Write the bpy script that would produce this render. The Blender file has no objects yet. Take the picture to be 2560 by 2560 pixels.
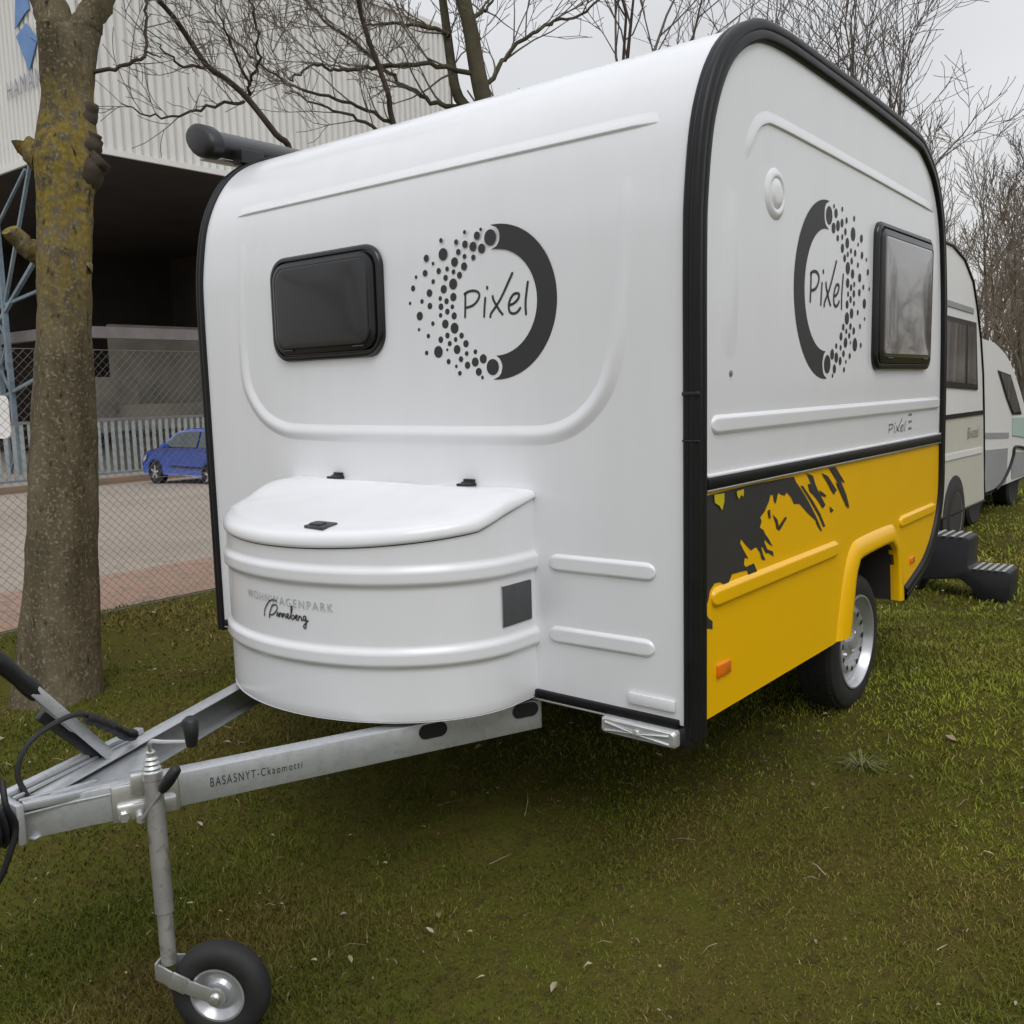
import bpy, bmesh, math, random
import numpy as np
from mathutils import Vector, Matrix
from mathutils.geometry import tessellate_polygon

# ------------------------------------------------------------------ camera, sky, sun, exposure
scene = bpy.context.scene
COL = scene.collection
def unit(v):
    v = Vector(v); v.normalize(); return v
YAW, PIT, ROL = math.radians(39.082), math.radians(-7.336), math.radians(-1.486)
fw = Vector((-math.sin(YAW)*math.cos(PIT), math.cos(YAW)*math.cos(PIT), math.sin(PIT)))
r0 = Vector((math.cos(YAW), math.sin(YAW), 0)); u0 = r0.cross(fw)
rt = r0*math.cos(ROL) + u0*math.sin(ROL); up = u0*math.cos(ROL) - r0*math.sin(ROL)
cd = bpy.data.cameras.new('camera'); cam = bpy.data.objects.new('camera', cd); COL.objects.link(cam)
CAMP = Vector((2.4252, -2.3564, 1.3417))
cam.matrix_world = Matrix(((rt.x, up.x, -fw.x, CAMP.x), (rt.y, up.y, -fw.y, CAMP.y), (rt.z, up.z, -fw.z, CAMP.z), (0, 0, 0, 1)))
cd.sensor_width = 36; cd.lens = 33.17; cd.clip_start = .05; cd.clip_end = 1000
scene.camera = cam

SUN_DIR = unit((.52, -.38, .85))                      # towards the sun behind the overcast
w = bpy.data.worlds.new('World'); scene.world = w; w.use_nodes = True
nt = w.node_tree; nt.nodes.clear()
def wn(t, **k):
    n = nt.nodes.new(t)
    for a, b in k.items(): setattr(n, a, b)
    return n
wo = wn('ShaderNodeOutputWorld'); bg = wn('ShaderNodeBackground'); nt.links.new(bg.outputs[0], wo.inputs[0])
bg.inputs[1].default_value = .1
w.cycles.sampling_method = 'MANUAL'; w.cycles.sample_map_resolution = 256
sky = wn('ShaderNodeTexSky', sky_type='NISHITA', sun_disc=False)
sky.sun_elevation = math.asin(SUN_DIR.z); sky.sun_rotation = math.atan2(SUN_DIR.x, SUN_DIR.y)
tc = wn('ShaderNodeTexCoord'); sep = wn('ShaderNodeSeparateXYZ'); nt.links.new(tc.outputs['Generated'], sep.inputs[0])
ramp = wn('ShaderNodeValToRGB'); nt.links.new(sep.outputs[2], ramp.inputs[0])   # overcast: zenith about three times the horizon
cr = ramp.color_ramp; cr.elements[0].position = 0; cr.elements[0].color = (.36, .345, .33, 1)
cr.elements[1].position = 1; cr.elements[1].color = (.68, .70, .73, 1)
e = cr.elements.new(.12); e.color = (.415, .415, .415, 1)
e = cr.elements.new(.45); e.color = (.50, .51, .53, 1)
noi = wn('ShaderNodeTexNoise'); noi.inputs['Scale'].default_value = 2.2; noi.inputs['Detail'].default_value = 1.5
mp = wn('ShaderNodeMapping'); mp.inputs['Scale'].default_value = (1, 1, 2.6)
nt.links.new(tc.outputs['Generated'], mp.inputs[0]); nt.links.new(mp.outputs[0], noi.inputs[0])
mr = wn('ShaderNodeMapRange'); nt.links.new(noi.outputs[0], mr.inputs[0])
mr.inputs[1].default_value = .3; mr.inputs[2].default_value = .7; mr.inputs[3].default_value = 12.8; mr.inputs[4].default_value = 16.8
vm = wn('ShaderNodeVectorMath', operation='SCALE'); nt.links.new(ramp.outputs[0], vm.inputs[0]); nt.links.new(mr.outputs[0], vm.inputs['Scale'])
mix = wn('ShaderNodeMix', data_type='RGBA'); mix.inputs[0].default_value = .94
nt.links.new(sky.outputs[0], mix.inputs[6]); nt.links.new(vm.outputs[0], mix.inputs[7]); nt.links.new(mix.outputs[2], bg.inputs[0])

sd = bpy.data.lights.new('sun', 'SUN'); sd.energy = 1.05; sd.angle = math.radians(35); sd.color = (1, .985, .98)
sun = bpy.data.objects.new('sun', sd); COL.objects.link(sun); sun.rotation_euler = SUN_DIR.to_track_quat('Z', 'Y').to_euler()
vs = scene.view_settings; vs.view_transform = 'Standard'; vs.look = 'None'; vs.exposure = 0.19; vs.gamma = 1
scene.render.engine = 'CYCLES'
cy = scene.cycles; cy.max_bounces = 4; cy.diffuse_bounces = 3; cy.glossy_bounces = 2; cy.transmission_bounces = 1; cy.caustics_reflective = False; cy.caustics_refractive = False
cy.use_adaptive_sampling = True; cy.adaptive_threshold = .03

# ------------------------------------------------------------------ helpers
def pack(o, label=None, cat=None, group=None, kind=None):
    if label: o['label'] = label
    if cat: o['category'] = cat
    if group: o['group'] = group
    if kind: o['kind'] = kind
    return o
def empty(name, loc, label, cat, group=None):
    o = bpy.data.objects.new(name, None); COL.objects.link(o); o.location = loc; o.empty_display_size = .2
    return pack(o, label, cat, group)
def link(name, me, parent=None):
    o = bpy.data.objects.new(name, me); COL.objects.link(o)
    if parent is not None:
        o.parent = parent
        p = Vector((0, 0, 0)); q = parent
        while q is not None: p += q.location; q = q.parent
        o.location = -p                                # meshes are written in world coordinates
    return o
def cat_rom(pts, n=6):
    P = [Vector(p) for p in pts]; out = []
    for i in range(len(P)-1):
        a = P[i-1] if i else P[i]*2-P[i+1]; b = P[i]; c = P[i+1]; d = P[i+2] if i+2 < len(P) else P[i+1]*2-P[i]
        for k in range(n):
            t = k/n; out.append(.5*((2*b)+(c-a)*t+(2*a-5*b+4*c-d)*t*t+(3*b-a-3*c+d)*t**3))
    out.append(P[-1]); return out
class MB:
    def __init__(s): s.v = []; s.f = []
    def add(s, vs, fs):
        b = len(s.v); s.v += [tuple(x) for x in vs]; s.f += [tuple(i+b for i in f) for f in fs]; return s
    def box(s, c, d, R=None):
        vs = []
        for sx in (-.5, .5):
            for sy in (-.5, .5):
                for sz in (-.5, .5):
                    p = Vector((sx*d[0], sy*d[1], sz*d[2]))
                    if R is not None: p = R @ p
                    vs.append(p+Vector(c))
        return s.add(vs, [(0, 1, 3, 2), (4, 6, 7, 5), (0, 4, 5, 1), (2, 3, 7, 6), (0, 2, 6, 4), (1, 5, 7, 3)])
    def bar(s, a, b, wd, hg, upv=(0, 0, 1)):            # rectangular bar from a to b
        a = Vector(a); b = Vector(b); t = (b-a).normalized(); sd = t.cross(Vector(upv)).normalized(); u = sd.cross(t)
        vs = [p+sd*x*wd/2+u*y*hg/2 for p in (a, b) for x, y in ((-1, -1), (1, -1), (1, 1), (-1, 1))]
        return s.add(vs, [(0, 3, 2, 1), (4, 5, 6, 7), (0, 1, 5, 4), (1, 2, 6, 5), (2, 3, 7, 6), (3, 0, 4, 7)])
    def tube(s, pts, rad, n=8, cap=True):
        P = [Vector(p) for p in pts]; m = len(P)
        R = rad if isinstance(rad, (list, tuple)) else [rad]*m
        t = (P[1]-P[0]).normalized(); ref = Vector((0, 0, 1)) if abs(t.z) < .9 else Vector((1, 0, 0))
        a = t.cross(ref).normalized(); vs = []
        for i in range(m):
            t = (P[min(i+1, m-1)]-P[max(i-1, 0)]).normalized()
            a = (a-t*a.dot(t)).normalized(); b = t.cross(a)
            for k in range(n):
                q = 2*math.pi*k/n; vs.append(P[i]+(a*math.cos(q)+b*math.sin(q))*R[i])
        fs = [(i*n+k, i*n+(k+1) % n, (i+1)*n+(k+1) % n, (i+1)*n+k) for i in range(m-1) for k in range(n)]
        if cap: fs += [tuple(range(n-1, -1, -1)), tuple((m-1)*n+k for k in range(n))]
        return s.add(vs, fs)
    def lathe(s, prof, c, ax, n=32, closed=False):     # prof: (along axis, radius)
        ax = unit(ax); c = Vector(c); ref = Vector((0, 0, 1)) if abs(ax.z) < .9 else Vector((1, 0, 0))
        a = ax.cross(ref).normalized(); b = ax.cross(a); vs = []; m = len(prof)
        for h_, r_ in prof:
            for k in range(n):
                q = 2*math.pi*k/n; vs.append(c+ax*h_+(a*math.cos(q)+b*math.sin(q))*r_)
        fs = [(i*n+k, i*n+(k+1) % n, (i+1)*n+(k+1) % n, (i+1)*n+k) for i in range(m-1) for k in range(n)]
        if closed: fs += [((m-1)*n+k, (m-1)*n+(k+1) % n, (k+1) % n, k) for k in range(n)]
        else: fs += [tuple(range(n-1, -1, -1)), tuple((m-1)*n+k for k in range(n))]
        return s.add(vs, fs)
    def loft(s, rings, cap0=False, cap1=False, loop=True):
        n = len(rings[0]); vs = [p for r in rings for p in r]; m = len(rings); kk = n if loop else n-1
        fs = [(i*n+k, i*n+(k+1) % n, (i+1)*n+(k+1) % n, (i+1)*n+k) for i in range(m-1) for k in range(kk)]
        if cap0: fs.append(tuple(range(n-1, -1, -1)))
        if cap1: fs.append(tuple((m-1)*n+k for k in range(n)))
        return s.add(vs, fs)
    def poly(s, pts3, thick=None, nrm=None):            # flat polygon (any outline), optionally extruded back along -nrm
        P = [Vector(p) for p in pts3]; n = len(P)
        tris = [tuple(t) for t in tessellate_polygon([P])]
        if nrm is not None:
            fixed = []
            for t in tris:
                nn = (P[t[1]]-P[t[0]]).cross(P[t[2]]-P[t[0]])
                fixed.append(t if nn.dot(Vector(nrm)) > 0 else (t[0], t[2], t[1]))
            tris = fixed
        s.add(P, tris)
        if thick:
            Q = [p-Vector(nrm)*thick for p in P]
            s.add(P+Q, [(i, n+i, n+(i+1) % n, (i+1) % n) for i in range(n)])
            s.add(Q, [tuple(reversed(t)) for t in tris])
        return s
    def ribbon(s, pts, nrms, wd):                       # flat stroke lying on a surface, round ends
        P = [Vector(p) for p in pts]; m = len(P); N = [Vector(n) for n in nrms]; L = []
        for i in range(m):
            t = (P[min(i+1, m-1)]-P[max(i-1, 0)]).normalized(); sd = N[i].cross(t).normalized()*wd/2
            L += [P[i]-sd, P[i]+sd]
        s.add(L, [(2*i, 2*i+2, 2*i+3, 2*i+1) for i in range(m-1)])
        for e_ in (0, -1):
            n_ = N[e_]; a = n_.orthogonal().normalized(); b = n_.cross(a); c = P[e_]+n_*.00005
            s.add([c+(a*math.cos(q)+b*math.sin(q))*wd/2 for q in [k*math.pi/5 for k in range(10)]], [tuple(range(10))])
        return s
    def build(s, name, mat, parent=None, smooth=40, bevel=0, seg=2, recalc=False):
        me = bpy.data.meshes.new(name); me.from_pydata(s.v, [], s.f)
        if bevel or recalc:
            bm = bmesh.new(); bm.from_mesh(me)
            bmesh.ops.remove_doubles(bm, verts=bm.verts, dist=1e-5)
            bmesh.ops.recalc_face_normals(bm, faces=bm.faces)
            if bevel:
                ed = [e_ for e_ in bm.edges if e_.is_manifold and e_.calc_face_angle(0) > math.radians(28)]
                bmesh.ops.bevel(bm, geom=ed, offset=bevel, segments=seg, profile=.5, affect='EDGES')
            bm.to_mesh(me); bm.free()
        me.materials.append(mat)
        if smooth:
            me.polygons.foreach_set('use_smooth', [True]*len(me.polygons)); me.set_sharp_from_angle(angle=math.radians(smooth))
        me.update()
        return link(name, me, parent)

def copy_part(src, parent, offset):
    c = src.copy(); COL.objects.link(c); c.parent = parent; c.location = src.location+Vector(offset); return c
def dup(root, loc, rz, label):                          # a copy of a thing with its parts
    c = root.copy(); COL.objects.link(c); c.location = loc; c.rotation_euler = (0, 0, rz); c['label'] = label
    for ch in root.children:
        k = ch.copy(); COL.objects.link(k); k.parent = c
        for g2 in ch.children:
            j = g2.copy(); COL.objects.link(j); j.parent = k
    return c

# ------------------------------------------------------------------ materials
MATS = {}
def mat(name, c, rough=.5, metal=0, c2=None, nscale=3., namt=.5, bump=0, bscale=40, coat=0, spec=.5, stretch=None, c3=None, n3=30, trans=0, rvar=0):
    m = bpy.data.materials.new(name); m.use_nodes = True; t = m.node_tree; b = t.nodes['Principled BSDF']; N = t.nodes.new; L = t.links.new
    b.inputs['Base Color'].default_value = (*c, 1); b.inputs['Roughness'].default_value = rough; b.inputs['Metallic'].default_value = metal
    b.inputs['Coat Weight'].default_value = coat; b.inputs['Coat Roughness'].default_value = .08; b.inputs['Specular IOR Level'].default_value = spec
    b.inputs['Transmission Weight'].default_value = trans
    g = N('ShaderNodeNewGeometry'); mp_ = N('ShaderNodeMapping'); L(g.outputs['Position'], mp_.inputs[0])
    if stretch: mp_.inputs['Scale'].default_value = stretch
    def noise(sc, det=3):
        n = N('ShaderNodeTexNoise'); n.inputs['Scale'].default_value = sc; n.inputs['Detail'].default_value = det; n.inputs['Roughness'].default_value = .62
        L(mp_.outputs[0], n.inputs[0]); return n
    out = None
    if c2 is not None:
        n = noise(nscale); r = N('ShaderNodeValToRGB'); L(n.outputs[0], r.inputs[0])
        r.color_ramp.elements[0].position = .5-.22*(1-namt)-.05; r.color_ramp.elements[1].position = .5+.22*(1-namt)+.05
        r.color_ramp.elements[0].color = (*c, 1); r.color_ramp.elements[1].color = (*c2, 1); out = r.outputs[0]
        if c3 is not None:
            n2 = noise(n3, 3); r2 = N('ShaderNodeValToRGB'); L(n2.outputs[0], r2.inputs[0])
            r2.color_ramp.elements[0].position = .53; r2.color_ramp.elements[1].position = .64
            mx = N('ShaderNodeMix'); mx.data_type = 'RGBA'; L(r2.outputs[0], mx.inputs[0]); L(out, mx.inputs[6]); mx.inputs[7].default_value = (*c3, 1); out = mx.outputs[2]
        L(out, b.inputs['Base Color'])
    if rvar:
        n = noise(nscale*2); r = N('ShaderNodeMapRange'); L(n.outputs[0], r.inputs[0]); r.inputs[3].default_value = max(0, rough-rvar); r.inputs[4].default_value = rough+rvar; L(r.outputs[0], b.inputs['Roughness'])
    if bump:
        n = noise(bscale); bp_ = N('ShaderNodeBump'); bp_.inputs['Strength'].default_value = bump; bp_.inputs['Distance'].default_value = .01
        L(n.outputs[0], bp_.inputs['Height']); L(bp_.outputs[0], b.inputs['Normal'])
    MATS[name] = m; return m
M_WHITE = mat('white_gelcoat', (.812, .818, .838), .24, c2=(.778, .783, .80), nscale=7, namt=.05, rvar=.05, bump=.03, bscale=1.4, coat=.25, stretch=(1, 1, .13))
M_YEL = mat('yellow_gelcoat', (.92, .51, .0005), .30, c2=(.89, .49, .0005), nscale=1.5, namt=.1, rvar=.04, bump=.012, bscale=1.4, coat=.2)
M_TRIM = mat('black_rubber_trim', (.007, .007, .008), .42, c2=(.011, .011, .012), nscale=6, rvar=.08, spec=.28)
M_VINYL = mat('anthracite_vinyl', (.027, .026, .028), .5, c2=(.032, .031, .033), nscale=3)
M_VINYLG = mat('grey_vinyl_lettering', (.16, .16, .165), .45, c2=(.22, .22, .22), nscale=20)
M_FRAME = mat('black_window_plastic', (.007, .007, .008), .25, c2=(.010, .010, .011), nscale=5)
M_GLASS = mat('dark_acrylic_glass', (.005, .005, .006), .09, spec=.5, c2=(.007, .007, .008), nscale=4, coat=.15)
M_SGLASS = mat('tinted_side_acrylic', (.045, .038, .036), .03, spec=1.0, c2=(.05, .042, .04), nscale=4, coat=1)
M_PALELET = mat('pale_grey_lettering', (.40, .40, .41), .5, c2=(.50, .50, .50), nscale=25)
M_STEEL = mat('galvanised_steel', (.52, .54, .565), .40, .6, c2=(.60, .615, .635), nscale=16, namt=.1, rvar=.12, bump=.02, bscale=60, c3=(.50, .515, .535), n3=45)
M_ZINC = mat('bright_zinc', (.62, .63, .63), .3, .75, c2=(.70, .70, .69), nscale=14, rvar=.1)
M_TUBE = mat('dull_zinc_tube', (.30, .295, .28), .5, .5, c2=(.37, .36, .34), nscale=10, rvar=.1, c3=(.24, .22, .19), n3=30)
M_BLACK = mat('black_plastic', (.008, .008, .009), .45, c2=(.013, .013, .014), nscale=12)
M_TYRE = mat('tyre_rubber', (.013, .013, .014), .7, c2=(.021, .020, .020), nscale=14, bump=.1, bscale=120)
M_RIM = mat('silver_wheel_paint', (.50, .51, .53), .3, .6, c2=(.57, .58, .6), nscale=8, rvar=.06)
M_UNDER = mat('underbody', (.03, .028, .026), .8, c2=(.045, .04, .036), nscale=5)
M_ORANGE = mat('amber_reflector', (.85, .20, .01), .18, c2=(.75, .15, .01), nscale=50, coat=.6)
M_LENS = mat('clear_lamp_lens', (.62, .62, .62), .12, .5, c2=(.72, .72, .72), nscale=30, coat=.8)
M_SILVER = mat('aluminium_strip', (.66, .66, .66), .3, .8)
M_DARKPL = mat('charcoal_plate', (.055, .056, .060), .5, c2=(.065, .065, .07), nscale=30)
M_LAWN = mat('lawn_soil', (.082, .064, .018), .95, c2=(.072, .078, .012), nscale=9, namt=.35, bump=1.0, bscale=70, c3=(.062, .050, .016), n3=26, spec=.05)
M_YARD = mat('yard_concrete', (.275, .235, .195), .9, c2=(.33, .285, .235), nscale=.5, bump=.1, bscale=30, c3=(.27, .225, .19), n3=4, spec=.2)
M_PAVE = mat('reddish_paving', (.35, .215, .155), .9, c2=(.30, .20, .15), nscale=1.2, bump=.3, bscale=35, c3=(.21, .165, .13), n3=7, spec=.2)
M_BARK = mat('lichen_bark', (.165, .125, .078), .95, c2=(.085, .066, .042), nscale=9, bump=.9, bscale=38, c3=(.20, .165, .10), n3=45, stretch=(1, 1, .45), spec=.1)
M_BARKD = mat('dark_bark', (.055, .044, .034), .95, c2=(.085, .070, .052), nscale=8, bump=.4, bscale=40, spec=.1)
M_BARKG = mat('greenish_bark', (.085, .078, .048), .95, c2=(.055, .046, .034), nscale=5, bump=.5, bscale=30, spec=.1)
M_TWIG = mat('grey_twigs', (.125, .108, .096), .95, c2=(.18, .156, .134), nscale=3, spec=.1)
M_TWIGB = mat('brown_twigs', (.19, .158, .125), .95, c2=(.25, .21, .16), nscale=1, spec=.1)
M_CLAD = mat('pale_steel_cladding', (.74, .735, .70), .5, c2=(.68, .675, .645), nscale=.35, namt=.2, rvar=.08)
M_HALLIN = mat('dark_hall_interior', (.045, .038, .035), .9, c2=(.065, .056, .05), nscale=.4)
M_BEAM = mat('dusty_steel_beam', (.20, .18, .175), .7, c2=(.16, .145, .14), nscale=2)
M_CONC = mat('interior_concrete', (.15, .14, .115), .9, c2=(.10, .092, .076), nscale=.8)
M_RAILP = mat('pale_rail_paint', (.27, .30, .30), .6, c2=(.33, .36, .35), nscale=1.5)
M_BLUEST = mat('blue_painted_steel', (.115, .165, .205), .55, c2=(.20, .26, .30), nscale=2)
M_LOGOB = mat('blue_sign_paint', (.09, .21, .46), .5, c2=(.12, .26, .52), nscale=2)
M_LOGOG = mat('greyblue_sign_paint', (.20, .215, .29), .5, c2=(.28, .29, .35), nscale=2)
M_WIRE = mat('galvanised_wire', (.17, .155, .135), .6, .3, c2=(.24, .22, .2), nscale=5)
M_CARB = mat('blue_car_paint', (.006, .060, .40), .22, coat=1, c2=(.008, .068, .43), nscale=3)
M_CGLASS = mat('car_glass', (.03, .045, .048), .06, spec=.4, coat=0, c2=(.06, .075, .08), nscale=3)
M_CREAM = mat('cream_caravan_paint', (.60, .575, .50), .4, c2=(.55, .525, .455), nscale=1.2)
M_WHITE2 = mat('old_white_paint', (.80, .79, .77), .35, c2=(.76, .75, .73), nscale=1.5)
M_GREY = mat('grey_panel', (.33, .33, .345), .45, c2=(.29, .29, .3), nscale=1.5)
M_TEAL = mat('pale_teal_paint', (.42, .54, .50), .4, c2=(.46, .57, .53), nscale=2)
M_CURT = mat('caravan_curtain_glass', (.055, .05, .048), .08, spec=.9, c2=(.19, .17, .16), nscale=14, namt=.5, stretch=(1, 1, .05))
M_STEP = mat('black_step_plastic', (.013, .013, .017), .5, c2=(.019, .019, .024), nscale=9)
M_TREAD = mat('pale_grip_strip', (.40, .39, .36), .7, c2=(.3, .29, .27), nscale=20)
M_LEAF = mat('dry_leaf', (.42, .36, .27), .8, c2=(.23, .17, .09), nscale=9, namt=.3)
# ------------------------------------------------------------------ measured shapes
LOGO_DOTS=[(-0.015,0.204,0.025),(-0.07,0.216,0.013),(-0.053,0.233,0.006),(-0.122,0.233,0.007),(-0.122,0.195,0.012),(-0.088,0.184,0.015),(-0.052,0.174,0.015),(-0.088,0.15,0.009),(-0.16,0.206,0.009),(-0.152,0.174,0.01),(-0.126,0.157,0.008),(-0.17,0.144,0.015),(-0.129,0.126,0.013),(-0.15,0.1,0.011),(-0.22,0.174,0.02),(-0.227,0.219,0.008),(-0.297,0.169,0.012),(-0.267,0.149,0.006),(-0.242,0.122,0.01),(-0.204,0.125,0.008),(-0.176,0.113,0.008),(-0.212,0.097,0.01),(-0.179,0.074,0.018),(-0.222,0.061,0.014),(-0.305,0.121,0.011),(-0.348,0.112,0.006),(-0.269,0.09,0.008),(-0.364,0.076,0.01),(-0.288,0.054,0.013),(-0.239,0.032,0.008),(-0.211,0.021,0.01),(-0.18,0.032,0.014),(-0.324,0.029,0.008),(-0.288,0.011,0.011),(-0.237,0.005,0.011),(-0.186,0.001,0.008),(-0.381,0.027,0.006),(-0.209,-0.013,0.01),(-0.179,-0.029,0.012),(-0.337,-0.019,0.015),(-0.24,-0.023,0.008),(-0.277,-0.048,0.008),(-0.22,-0.053,0.015),(-0.179,-0.069,0.018),(-0.343,-0.064,0.006),(-0.3,-0.088,0.008),(-0.243,-0.103,0.011),(-0.212,-0.091,0.01),(-0.149,-0.095,0.01),(-0.176,-0.106,0.008),(-0.203,-0.118,0.009),(-0.131,-0.122,0.012),(-0.171,-0.139,0.015),(-0.256,-0.143,0.02),(-0.311,-0.144,0.008),(-0.215,-0.138,0.005),(-0.129,-0.154,0.008),(-0.155,-0.171,0.01),(-0.211,-0.177,0.009),(-0.091,-0.15,0.008),(-0.058,-0.174,0.015),(-0.093,-0.183,0.015),(-0.127,-0.192,0.012),(-0.177,-0.194,0.006),(-0.162,-0.217,0.008),(-0.079,-0.215,0.013),(-0.064,-0.234,0.006),(-0.019,-0.202,0.026)]
PIXEL=[[(-0.127,0.037),(-0.128,0.008),(-0.131,-0.036)],[(-0.13,0.038),(-0.113,0.044),(-0.089,0.045),(-0.071,0.038),(-0.067,0.026),(-0.076,0.012),(-0.095,-0.001),(-0.124,-0.007)],[(-0.042,0.018),(-0.046,-0.01),(-0.049,-0.04)],[(-0.011,0.021),(-0.008,0.009),(0.004,-0.009),(0.017,-0.027),(0.028,-0.038)],[(0.071,0.085),(0.055,0.06),(0.022,0.011),(-0.003,-0.016),(-0.019,-0.032),(-0.023,-0.043)],[(0.058,-0.012),(0.076,-0.007),(0.093,0.006),(0.096,0.019),(0.086,0.022),(0.073,0.019),(0.059,0.003),(0.054,-0.018),(0.059,-0.034),(0.073,-0.039),(0.088,-0.035),(0.1,-0.024)],[(0.132,0.053),(0.126,0.023),(0.121,-0.011),(0.122,-0.044)],[(-0.033,0.052),(-0.033,0.047)]]
SPLASH=[[(0.059,1.029),(0.203,1.032),(0.391,1.034),(0.698,1.03),(0.714,1.013),(0.779,0.969),(0.838,0.925),(0.899,0.873),(0.962,0.81),(0.944,0.813),(0.909,0.839),(0.895,0.857),(0.839,0.883),(0.748,0.932),(0.701,0.937),(0.677,0.961),(0.639,0.983),(0.624,0.973),(0.594,0.979),(0.572,0.988),(0.565,0.979),(0.551,0.953),(0.537,0.964),(0.529,0.985),(0.508,0.987),(0.501,0.97),(0.467,0.939),(0.433,0.923),(0.444,0.91),(0.431,0.891),(0.458,0.88),(0.472,0.865),(0.497,0.847),(0.533,0.815),(0.497,0.83),(0.468,0.848),(0.466,0.839),(0.491,0.812),(0.534,0.799),(0.538,0.782),(0.498,0.799),(0.477,0.802),(0.456,0.823),(0.442,0.828),(0.456,0.802),(0.477,0.778),(0.446,0.786),(0.435,0.808),(0.405,0.833),(0.368,0.827),(0.329,0.85),(0.296,0.874),(0.29,0.861),(0.316,0.835),(0.349,0.804),(0.323,0.811),(0.317,0.792),(0.33,0.781),(0.389,0.783),(0.416,0.75),(0.396,0.747),(0.373,0.729),(0.353,0.743),(0.34,0.768),(0.285,0.772),(0.235,0.774),(0.217,0.755),(0.193,0.745),(0.157,0.763),(0.122,0.766),(0.093,0.75),(0.082,0.722),(0.077,0.718),(0.066,0.693),(0.081,0.671),(0.109,0.655),(0.109,0.631),(0.057,0.645),(0.057,0.764)],
[(0.754,0.994),(0.778,0.991),(0.871,0.928),(0.942,0.874),(0.992,0.823),(0.97,0.823),(0.924,0.87),(0.837,0.936)],
[(0.805,1.033),(0.867,1.018),(0.885,0.991),(0.921,0.955),(0.989,0.902),(0.963,0.892),(0.905,0.931),(0.87,0.95),(0.836,0.967),(0.819,0.994),(0.852,0.991)],
[(0.998,0.985),(1.044,0.97),(1.086,0.942),(1.073,0.93),(1.035,0.957)],
[(1.029,0.892),(1.071,0.872),(1.04,0.866)],
[(0.524,0.924),(0.564,0.901),(0.577,0.877),(0.626,0.902),(0.643,0.897),(0.583,0.862),(0.561,0.87),(0.549,0.895)],
[(0.921,0.962),(0.956,0.952),(0.996,0.934),(0.983,0.931),(0.939,0.943)],
[(1.018,1.033),(1.077,1.034),(1.185,0.963),(1.146,0.974)],
[(0.488,0.94),(0.505,0.94),(0.51,0.91),(0.496,0.915)],
[(1.021,1.031),(1.079,1.03),(1.128,0.983),(1.197,0.918),(1.233,0.863),(1.199,0.874),(1.152,0.931),(1.096,0.982)],
[(0.942,1.022),(1.002,1.006),(1.098,0.944),(1.056,0.94),(1.003,0.983)],
[(1.086,0.976),(1.129,0.964),(1.21,0.885),(1.176,0.897)]]
SPLASH_HOLES=[[(0.112,1.028),(0.176,1.027),(0.176,1.002),(0.162,0.977),(0.144,0.993),(0.115,1.004)],[(0.257,1.024),(0.307,1.026),(0.304,1.003),(0.289,1.01),(0.273,0.999),(0.261,1.01)]]
LIMBS1={'trunk2':[(-4.201,5.678,3.917),(-4.348,5.654,4.496),(-4.428,5.653,4.88),(-4.483,5.657,5.169),(-4.557,5.645,5.458),(-4.635,5.641,5.819),(-4.638,5.698,6.177)],'trunk1':[(-4.376,5.737,3.958),(-4.657,5.636,4.486),(-4.755,5.65,4.814),(-4.837,5.685,5.194),(-4.919,5.721,5.575),(-5.003,5.759,5.983)],'A':[(-4.396,5.644,4.664),(-4.593,5.363,4.723),(-4.782,5.08,4.72),(-4.962,4.797,4.683),(-5.101,4.545,4.621),(-5.182,4.342,4.581),(-5.229,4.178,4.607),(-5.282,3.986,4.488),(-5.265,3.855,4.401)],'B':[(-4.665,5.64,4.394),(-4.844,5.403,4.428),(-4.988,5.21,4.555),(-5.111,5.037,4.704),(-5.234,4.868,4.874),(-5.372,4.687,5.041),(-5.526,4.495,5.23),(-5.584,4.373,5.366),(-5.623,4.27,5.521)],'E':[(-4.33,5.67,4.495),(-4.29,5.9,4.793),(-4.262,6.107,5.012),(-4.136,6.399,5.256),(-4.075,6.615,5.37),(-3.914,6.917,5.507),(-3.851,7.149,5.701),(-3.83,7.356,5.951)],'F':[(-4.799,5.662,5.178),(-4.797,5.535,5.191),(-4.954,5.281,5.208),(-5.104,5.026,5.189),(-5.211,4.8,5.133)],'H':[(-4.506,5.65,5.241),(-4.536,5.914,5.413),(-4.617,6.129,5.541),(-4.644,6.41,5.795)]}
LIMBS2={'C':[(-4.562,4.584,3.788),(-4.572,4.517,4.102),(-4.535,4.46,4.254),(-4.575,4.364,4.536),(-4.592,4.273,4.747),(-4.589,4.195,4.931),(-4.547,4.134,5.025),(-4.523,4.064,5.159)],'D':[(-4.611,4.582,4.014),(-4.638,4.454,4.048),(-4.824,4.211,4.164),(-4.984,3.979,4.222),(-5.161,3.743,4.333),(-5.285,3.555,4.482),(-5.389,3.384,4.628),(-5.456,3.242,4.769)],'J':[(-4.639,4.537,3.88),(-4.724,4.23,4.01),(-4.811,3.908,4.067),(-4.924,3.573,4.163)]}
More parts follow.
